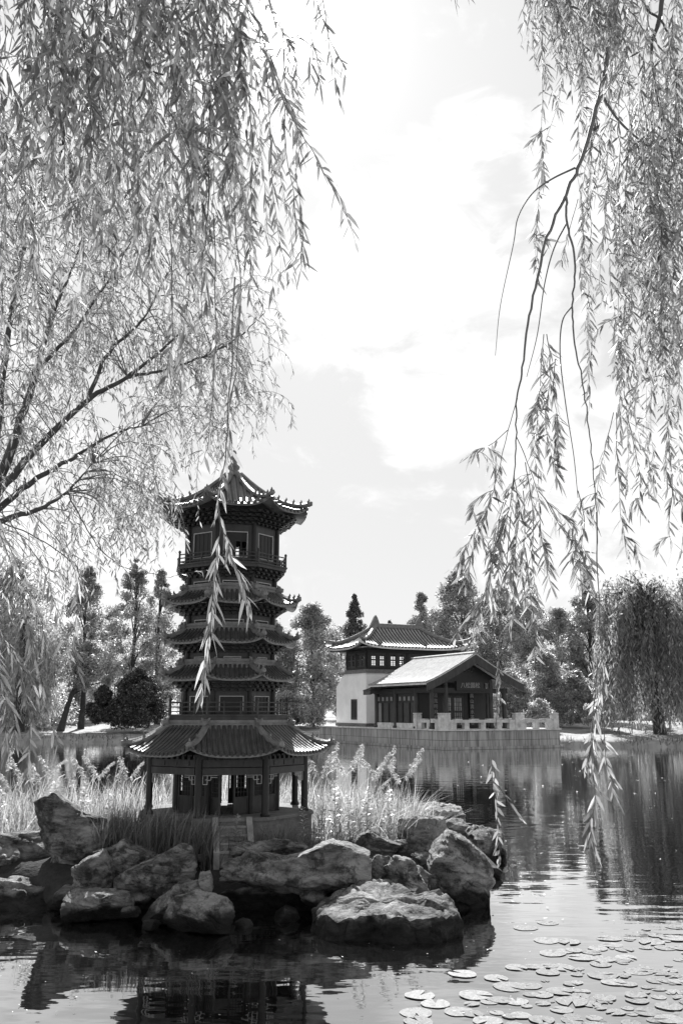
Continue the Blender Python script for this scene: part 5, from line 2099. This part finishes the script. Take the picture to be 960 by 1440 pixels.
# --- willow on the left bank, with spreading limbs and fine leaves
WC = (-7.6, 10.4)
wc = thing('willow_tree', (WC[0], WC[1], ground_z(*WC) - .05), 0, 'willow leaning over the pond from the bank, dark limbs spreading up to the pagoda top', 'tree')
fc = at(-75, 770, 9.9)
limb(wc, [(WC[0], WC[1], ground_z(*WC) - .2), (-7.1, 10.3, 1.8), (-6.0, 10.1, 3.0), fc], .30, .16, 'trunk', jit=.04)
LIMBS_C = [
    ([(-60, 750), (0, 672), (30, 590), (52, 520), (72, 450), (95, 395), (120, 330)], .075, .02, 9.8),
    ([(-60, 760), (0, 690), (60, 622), (125, 562), (180, 530), (240, 480), (300, 430)], .06, .012, 9.6),
    ([(-60, 765), (10, 706), (60, 668), (110, 640), (160, 610), (200, 600)], .05, .010, 10.0),
    ([(-60, 772), (0, 734), (55, 716), (95, 692), (130, 650)], .045, .010, 9.4),
    ([(-60, 750), (-10, 640), (5, 520), (20, 420), (40, 330), (70, 240)], .07, .015, 10.4),
    ([(125, 562), (150, 500), (200, 450), (240, 380), (290, 330)], .028, .006, 9.9),
    ([(52, 520), (100, 470), (150, 400), (190, 330)], .03, .006, 10.1),
    ([(180, 530), (230, 520), (290, 500), (340, 470), (372, 440)], .02, .004, 9.5),
    ([(95, 692), (110, 720), (140, 770), (180, 800), (240, 812)], .008, .003, 9.3),
    ([(0, 734), (60, 760), (110, 800), (100, 840)], .008, .003, 9.3),
]
nodes = []
for l, r0_, r1_, Y in LIMBS_C:
    c_ = limb(wc, V3(l, Y), r0_, min(r1_, .006), jit=.02)
    if r0_ > .01:
        nodes += c_
POLY_C = [(-60, 150), (60, 150), (140, 190), (210, 240), (290, 320), (345, 375), (378, 395), (384, 470), (370, 540), (345, 575), (310, 600), (290, 640), (235, 668), (212, 735), (160, 745), (120, 770), (95, 830), (20, 800), (-60, 790)]


def inside(x, y, poly):
    c = False
    j = len(poly) - 1
    for i in range(len(poly)):
        xi, yi = poly[i]
        xj, yj = poly[j]
        if (yi > y) != (yj > y) and x < (xj - xi) * (y - yi) / (yj - yi) + xi:
            c = not c
        j = i
    return c


tmb, clv = MB(), Leaves()
cnt = 0
while cnt < 1650:
    px, py = random.uniform(-60, 385), random.uniform(150, 830)
    if not inside(px, py, POLY_C):
        continue
    dn = .55 + .95 * noise.noise(Vector((px / 55, py / 55, 2.2)))
    if px < 130 and py > 640:
        dn *= .55
    if random.random() > dn:
        continue
    Y = random.uniform(8.8, 11.4)
    p0 = at(px, py, Y)
    if cnt % 4 == 0:
        q = min(nodes, key=lambda n_: (n_ - p0).length + max(0, n_.z - p0.z) * .4)
        tmb.tube(catmull([q, q.lerp(p0, .5) + Vector((0, 0, .12)), p0], 7), [.008, .007, .006, .005, .004, .003, .002], 4)
    pts = hang(p0, random.uniform(.35, .85), lean=(.08, 0), wob=.22, start=(random.gauss(.3, .6), random.gauss(0, .5), random.uniform(-.1, .6)), n=5)
    strand(tmb, clv, pts, r0=.0028, gap=.030, ln=.092, w=.0145, spread=.9, n=8)
    cnt += 1
for l, Y in (([(205, 600), (220, 680), (235, 730), (262, 760)], 9.3), ([(240, 812), (262, 806), (300, 800)], 9.3), ([(96, 800), (90, 850), (80, 900)], 9.2), ([(112, 800), (126, 850), (122, 890)], 9.4),
             ([(280, 640), (276, 690), (282, 740)], 9.0), ([(150, 770), (185, 812), (215, 850)], 9.3), ([(60, 760), (72, 830), (60, 880)], 9.1)):
    strand(tmb, clv, V3(l, Y), r0=.003, gap=.03, ln=.085, w=.012, spread=.7)
tmb.build('twigs', M['twig'], wc)
clv.build('crown', M['mid_leaf'], wc)

# ------------------------------------------------------------------ reeds and plants on the island
def island_z(x, y):
    r = math.hypot((x - IC[0]) / IA, (y - IC[1]) / IB)
    return float(np.interp(r, [0, .45, .7, .88, .97, 1.02, 1.12], [.54, .53, .5, .42, .26, .05, -.35]))


class Blades:
    def __init__(s):
        s.V, s.L, s.S, s.n = [], [], [], 0

    def add(s, P, H, Wd, bend):
        n = len(P)
        az = RNG.uniform(0, 2 * np.pi, n)
        b = np.stack([np.cos(az), np.sin(az), np.zeros(n)], 1) * (bend * RNG.random(n))[:, None] + np.array([.08, 0, 0])
        fa = RNG.uniform(0, np.pi, n)
        sd = np.stack([np.cos(fa), np.sin(fa), np.zeros(n)], 1)
        rows = []
        for t, wf in ((0, .8), (.35, 1), (.7, .7), (1, .06)):
            c = P + np.array([0, 0, 1.0]) * (H * (t - .25 * (np.linalg.norm(b, axis=1)) * t * t))[:, None] + b * (H * t * t)[:, None]
            rows += [c - sd * (Wd * wf / 2)[:, None], c + sd * (Wd * wf / 2)[:, None]]
        s.V.append(np.stack(rows, 1).reshape(-1, 3))
        lp = np.array([0, 1, 3, 2, 2, 3, 5, 4, 4, 5, 7, 6])
        s.L.append((s.n + np.arange(n)[:, None] * 8 + lp[None]).ravel())
        s.S.append(np.full(n * 3, 4))
        s.n += n * 8

    def build(s, name, mat):
        return np_mesh(name, np.concatenate(s.V), np.concatenate(s.L), np.concatenate(s.S), mat)


def sow(n, x0, x1, y0, y1, clump=.8):
    out = []
    while len(out) < n:
        x, y = random.uniform(x0, x1), random.uniform(y0, y1)
        if math.hypot(x - PX, y - PY) < 1.3:
            continue
        r = math.hypot((x - IC[0]) / IA, (y - IC[1]) / IB)
        if r > 1.0 or random.random() > 1 - clump + clump * 1.6 * (.5 + noise.noise(Vector((x * 3.4, y * 3.4, 5)))):
            continue
        out.append((x, y, island_z(x, y) - .03))
    return np.array(out)


bl = Blades()
P = sow(2300, -6.4, -2.85, 12.5, 15.6)
bl.add(P, .22 + .7 * RNG.beta(2, 3, len(P)), RNG.uniform(.005, .013, len(P)), .95)
P = sow(700, -6.4, -2.6, 13.4, 15.6)
bl.add(P, .45 + .65 * RNG.beta(2, 3, len(P)), RNG.uniform(.005, .012, len(P)), .6)
tag(bl.build('reed_bed', M['reed']), kind='stuff')
bl = Blades()
P = sow(1900, -.45, 1.25, 12.5, 15.4)
bl.add(P, .22 + .7 * RNG.beta(2, 3, len(P)), RNG.uniform(.005, .013, len(P)), .95)
P = sow(700, -1.2, 1.1, 13.6, 15.6)
bl.add(P, .4 + .65 * RNG.beta(2, 3, len(P)), RNG.uniform(.005, .012, len(P)), .6)
P = sow(700, -2.6, -.3, 14.3, 15.8)
bl.add(P, RNG.uniform(.4, .9, len(P)), RNG.uniform(.006, .013, len(P)), .4)
tag(bl.build('reed_bed', M['reed']), kind='stuff')
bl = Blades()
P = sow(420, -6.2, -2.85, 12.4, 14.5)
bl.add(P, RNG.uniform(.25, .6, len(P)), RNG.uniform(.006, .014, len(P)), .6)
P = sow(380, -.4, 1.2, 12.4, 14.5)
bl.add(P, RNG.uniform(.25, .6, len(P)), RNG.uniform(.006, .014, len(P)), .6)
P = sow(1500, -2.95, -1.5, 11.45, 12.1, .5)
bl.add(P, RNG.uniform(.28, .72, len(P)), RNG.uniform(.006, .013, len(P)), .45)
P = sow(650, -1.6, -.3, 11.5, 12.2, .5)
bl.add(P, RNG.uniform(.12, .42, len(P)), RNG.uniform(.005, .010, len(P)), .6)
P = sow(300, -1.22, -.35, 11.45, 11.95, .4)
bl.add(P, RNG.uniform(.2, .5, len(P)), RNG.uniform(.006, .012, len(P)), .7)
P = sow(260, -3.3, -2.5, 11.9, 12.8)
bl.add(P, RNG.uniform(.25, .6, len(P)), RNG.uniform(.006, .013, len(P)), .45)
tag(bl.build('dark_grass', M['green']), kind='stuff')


def copy_tree(o, parent=None):
    c = o.copy()
    COL.objects.link(c)
    c.parent = parent
    FRAME[c.name] = Matrix.Identity(4)
    for ch in [q for q in o.children]:
        copy_tree(ch, c)
    return c


def reed_proto(h, bendx):
    root = thing('plume_reed', (0, 0, 0), 0, None, 'reed')
    mb = MB()
    C = [Vector((bendx * t ** 3 * h * .45, .02 * math.sin(t * 3), h * (t - .10 * abs(bendx) * t ** 4))) for t in np.linspace(0, 1, 12)]
    mb.tube(C, [.004 * (1 - .7 * i / 11) for i in range(12)], 5)
    mb.build('stem', M['reed'], root)
    lv = Leaves()
    A = np.array([tuple(p) for p in C])
    n = 170
    t = RNG.uniform(.70, 1.0, n) * 11
    i0 = np.minimum(t.astype(int), 10)
    P = A[i0] + (A[i0 + 1] - A[i0]) * (t - i0)[:, None]
    D = unit(np.array([bendx * .9, 0, .55 - .3 * abs(bendx)]) + RNG.normal(0, .42, (n, 3)))
    taper = np.interp(t / 11, [.7, .8, 1], [.6, 1, .45])
    lv.add(P, D, .085 * taper * RNG.uniform(.6, 1.2, n), .010, droop=.55, long=False)
    lv.build('plume', M['plume'], root)
    for k in range(4):
        lf = Leaves()
        z = h * (.18 + .14 * k)
        a = k * 2.4
        lf.add(np.array([[0, 0, z]]), np.array([[math.cos(a), math.sin(a), 1.5]]), .34, .013, droop=.6)
        lf.build('leaf', M['reed'], root)
    return root


protos = [reed_proto(1.15, .8), reed_proto(1.3, .5), reed_proto(1.05, -.6), reed_proto(1.2, .15)]
used = [False] * 4
SPOTS = []
for px, py in ((8, 1062), (20, 1050), (28, 1075), (33, 1082), (46, 1066), (54, 1075), (66, 1062), (78, 1072), (90, 1060), (110, 1085), (137, 1065), (142, 1060), (160, 1058), (176, 1068), (184, 1064), (196, 1062)):
    SPOTS.append((px, py, random.uniform(13.2, 14.8), 'l'))
for px, py in ((446, 1062), (455, 1056), (466, 1050), (476, 1046), (484, 1054), (494, 1044), (503, 1060), (512, 1048), (520, 1064), (531, 1056), (550, 1066), (556, 1050), (565, 1058), (576, 1050), (580, 1072), (437, 1078), (528, 1090), (470, 1085), (490, 1092)):
    SPOTS.append((px, py, random.uniform(13.0, 14.6), 'r'))
for i, (px, py, Y, side) in enumerate(SPOTS):
    k = i % 4 if side == 'r' else (2, 3, 0, 2)[i % 4]
    o = protos[k] if not used[k] else copy_tree(protos[k])
    used[k] = True
    x = at(px, py, Y).x - .1
    if math.hypot(x - PX, Y - PY) < 1.3:
        Y = PY + 1.35
    z0 = max(-.05, island_z(x, Y)) - .03
    top_ = at(px, py, Y).z
    o.location = (x, Y, z0)
    s = (top_ - z0) / (1.15, 1.3, 1.05, 1.2)[k] / .97
    o.scale = (s, s, s)
    o.rotation_euler = (0, 0, random.uniform(-.7, .7))
    if side == 'l':
        tag(o, 'pale feathery reed plume among the grasses to the left of the pagoda', 'reed', 'reeds beside the tall leaning rock')
    else:
        tag(o, 'pale feathery reed plume among the bright grasses to the right of the pagoda', 'reed', 'reeds beside the right of the pagoda')


def stalk_proto(h, n, ll, mat):
    root = thing('leafy_stalk', (0, 0, 0), 0, None, 'plant')
    mb = MB()
    mb.tube([(0, 0, 0), (.01, .01, h * .5), (.03, .0, h)], [.006, .005, .002], 5)
    mb.build('stem', M[mat], root)
    lv = Leaves()
    t = np.linspace(.12, 1, n)
    a = np.arange(n) * 2.4
    P = np.stack([.03 * t * t, .01 * t, h * t], 1)
    D = np.stack([np.cos(a), np.sin(a), .45 + .5 * t], 1)
    lv.add(P, D, ll * np.interp(t, [0, .4, 1], [.7, 1, .45]), ll * .17, droop=.45)
    lv.build('leaves', M[mat], root)
    return root


sp = [stalk_proto(.62, 46, .15, 'reed'), stalk_proto(.5, 44, .13, 'stalk')]
su = [False, False]
for px, py, Y, h, k, lab in [
    (331, 1160, 11.7, .55, 1, 'leafy green stalk standing before the pagoda doorway'),
    (322, 1165, 11.65, .34, 1, 'short leafy stalk beside the steps of the pagoda'),
    (76, 1140, 13.2, .72, 0, 'bright leafy stalk right behind the top of the tall leaning rock'),
    (118, 1135, 13.4, .70, 0, 'bright leafy stalk over the lit slope of the tall leaning rock'),
    (154, 1135, 13.3, .62, 0, 'bright leafy stalk between the tall leaning rock and the pagoda'),
    (4, 1130, 13.4, .62, 0, 'bright leafy stalk at the far end of the reeds, cut by the frame'),
    (470, 1160, 12.8, .70, 0, 'bright leafy stalk nearest the pagoda in the grasses behind the longest slab'),
    (492, 1160, 12.7, .62, 0, 'bright leafy stalk in the middle of the grasses behind the longest slab'),
    (516, 1160, 12.9, .66, 0, 'bright leafy stalk above the small horned rock'),
    (545, 1160, 13.1, .66, 0, 'bright leafy stalk behind the square shouldered rock'),
    (452, 1165, 12.6, .5, 0, 'low bright leafy stalk by the corner of the pagoda platform'),
    (582, 1222, 11.35, .2, 0, 'tiny bright plant growing between rocks by the triangular boulder'),
    (428, 1150, 12.3, .52, 1, 'dark leafy stalk climbing up by the outer pagoda column'),
]:
    o = sp[k] if not su[k] else copy_tree(sp[k])
    su[k] = True
    x = at(px, py, Y).x
    z0 = max(island_z(x, Y), .3) - .03
    o.location = (x, Y, z0)
    s = h / (.62, .5)[k]
    o.scale = (s, s, s)
    o.rotation_euler = (0, 0, random.uniform(0, 6))
    tag(o, lab, 'plant', 'leafy stalks among the grasses')

# sedge along the far waterline
bl = Blades()
pts_ = []
for i in range(NA):
    x_, y_ = PC[0] + ra[i] * math.cos(aa[i]), PC[1] + ra[i] * math.sin(aa[i])
    if y_ < 45:
        continue
    for _ in range(26):
        o_ = abs(random.gauss(0, .35))
        t_ = random.random()
        a_ = aa[i] + t_ * (2 * math.pi / NA)
        r_ = ra[i] + (ra[(i + 1) % NA] - ra[i]) * t_ + o_
        if noise.noise(Vector((a_ * 40, 3, 1))) > -.15:
            pts_.append((PC[0] + r_ * math.cos(a_), PC[1] + r_ * math.sin(a_), float(np.interp(o_, [q[0] for q in OFF], [q[1] for q in OFF])) - .06))
P = np.array(pts_)
bl.add(P, RNG.uniform(.12, .5, len(P)), RNG.uniform(.02, .05, len(P)), .8)
tag(bl.build('bank_sedge', M['green']), kind='stuff')

# ------------------------------------------------------------------ lily pads and floating leaves
def pad_mesh(curl, seed):
    rs = random.Random(seed)
    n = 26
    no = .22
    rings = (.0, .35, .7, 1.0)
    vs, fs = [], []
    for r in rings:
        for i in range(n):
            a = no + (2 * math.pi - 2 * no) * i / (n - 1)
            if r == 0:
                a = math.pi
            w_ = 1 + .035 * math.sin(3 * a + seed) + .02 * math.sin(7 * a + seed * 2)
            z = .02 * curl * max(0, r - .7) / .3 * (1 + math.sin(2 * a + seed)) + .01 + .010 * noise.noise(Vector((r * math.cos(a) * 1.5, r * math.sin(a) * 1.5, seed)))
            vs.append((r * w_ * math.cos(a), r * w_ * math.sin(a), z))
    for j in range(3):
        for i in range(n - 1):
            fs.append((j * n + i, (j + 1) * n + i, (j + 1) * n + i + 1, j * n + i + 1))
    m = MB()
    m.add(vs, fs)
    return m


pads = []
for k in range(5):
    m = pad_mesh((.0, .1, .3, .05, .9)[k], k * 1.7 + .4)
    pads.append(m.build('lily_pad', M['pad'], smooth=True))
EDGE = [(1270, 960), (1295, 860), (1315, 790), (1335, 745), (1365, 705), (1385, 690), (1400, 640), (1412, 590), (1440, 572), (1480, 560)]
spots = []
for px, py in ((738, 1305), (770, 1298), (768, 1323), (776, 1341), (800, 1325), (840, 1334), (650, 1370), (697, 1376), (725, 1361), (750, 1360), (590, 1400), (716, 1388), (745, 1387), (585, 1425), (612, 1412), (588, 1437), (668, 1400), (818, 1347), (855, 1320)):
    q = on(px, py, 0)
    spots.append((q.x, q.y, random.uniform(.09, .135)))
tries = 0
while len(spots) < 290 and tries < 150000:
    tries += 1
    py = 1278 + 222 * random.random() ** .7
    px = 560 + 500 * random.random() ** .75
    e = float(np.interp(py, [q[0] for q in EDGE], [q[1] for q in EDGE]))
    if px < e:
        continue
    f = min(1, (px - e) / 110) * min(1, (py - 1265) / 75)
    if random.random() > .06 + .94 * f ** 1.4:
        continue
    q = on(px, py, 0)
    r = random.choice((.04, .055, .07, .085, .10, .12)) * random.uniform(.85, 1.12)
    if all((q.x - s[0]) ** 2 + (q.y - s[1]) ** 2 > ((r + s[2]) * .55) ** 2 for s in spots):
        spots.append((q.x, q.y, r))
for i, (x, y, r) in enumerate(spots):
    o = pads[i] if i < 5 else pads[random.choice((0, 0, 1, 1, 2, 3, 3, 4))].copy()
    if i >= 5:
        COL.objects.link(o)
    o.location = (x, y, .003 + .0004 * (i % 10))
    o.rotation_euler = (random.gauss(0, .008), random.gauss(0, .008), random.uniform(0, 6.28))
    o.scale = (r, r * random.uniform(.9, 1.0), r)
    tag(o, 'round notched lily pad floating on the water in the near corner of the pond', 'lily pad', 'lily pads')
lf = Leaves()
lf.add(np.array([[-.5, 0, 0.0]]), np.array([[1, 0, .02]]), 1.0, .42, droop=-.12)
f0 = lf.build('fallen_leaf', M['floater'])
fl = []
for _ in range(46):
    fl.append((random.uniform(620, 958), random.uniform(1064, 1120), .10))
for _ in range(34):
    fl.append((random.uniform(600, 955), random.uniform(1120, 1300), .045))
for _ in range(60):
    fl.append((random.uniform(560, 958), random.uniform(1130, 1440), .02))
for _ in range(36):
    fl.append((random.uniform(0, 700), random.uniform(1310, 1430), .022))
for i, (px, py, s) in enumerate(fl):
    q = on(px, py, 0)
    if math.hypot((q.x - IC[0]) / IA, (q.y - IC[1]) / IB) < 1.1:
        continue
    o = f0 if i == 0 else f0.copy()
    if i:
        COL.objects.link(o)
    s *= random.uniform(.6, 1.3)
    o.location = (q.x, q.y, .012)
    o.scale = (s, s, s)
    o.rotation_euler = (0, 0, random.uniform(0, 6.28))
    tag(o, 'small pale fallen willow leaf floating on the open pond', 'leaf', 'fallen leaves on the water')
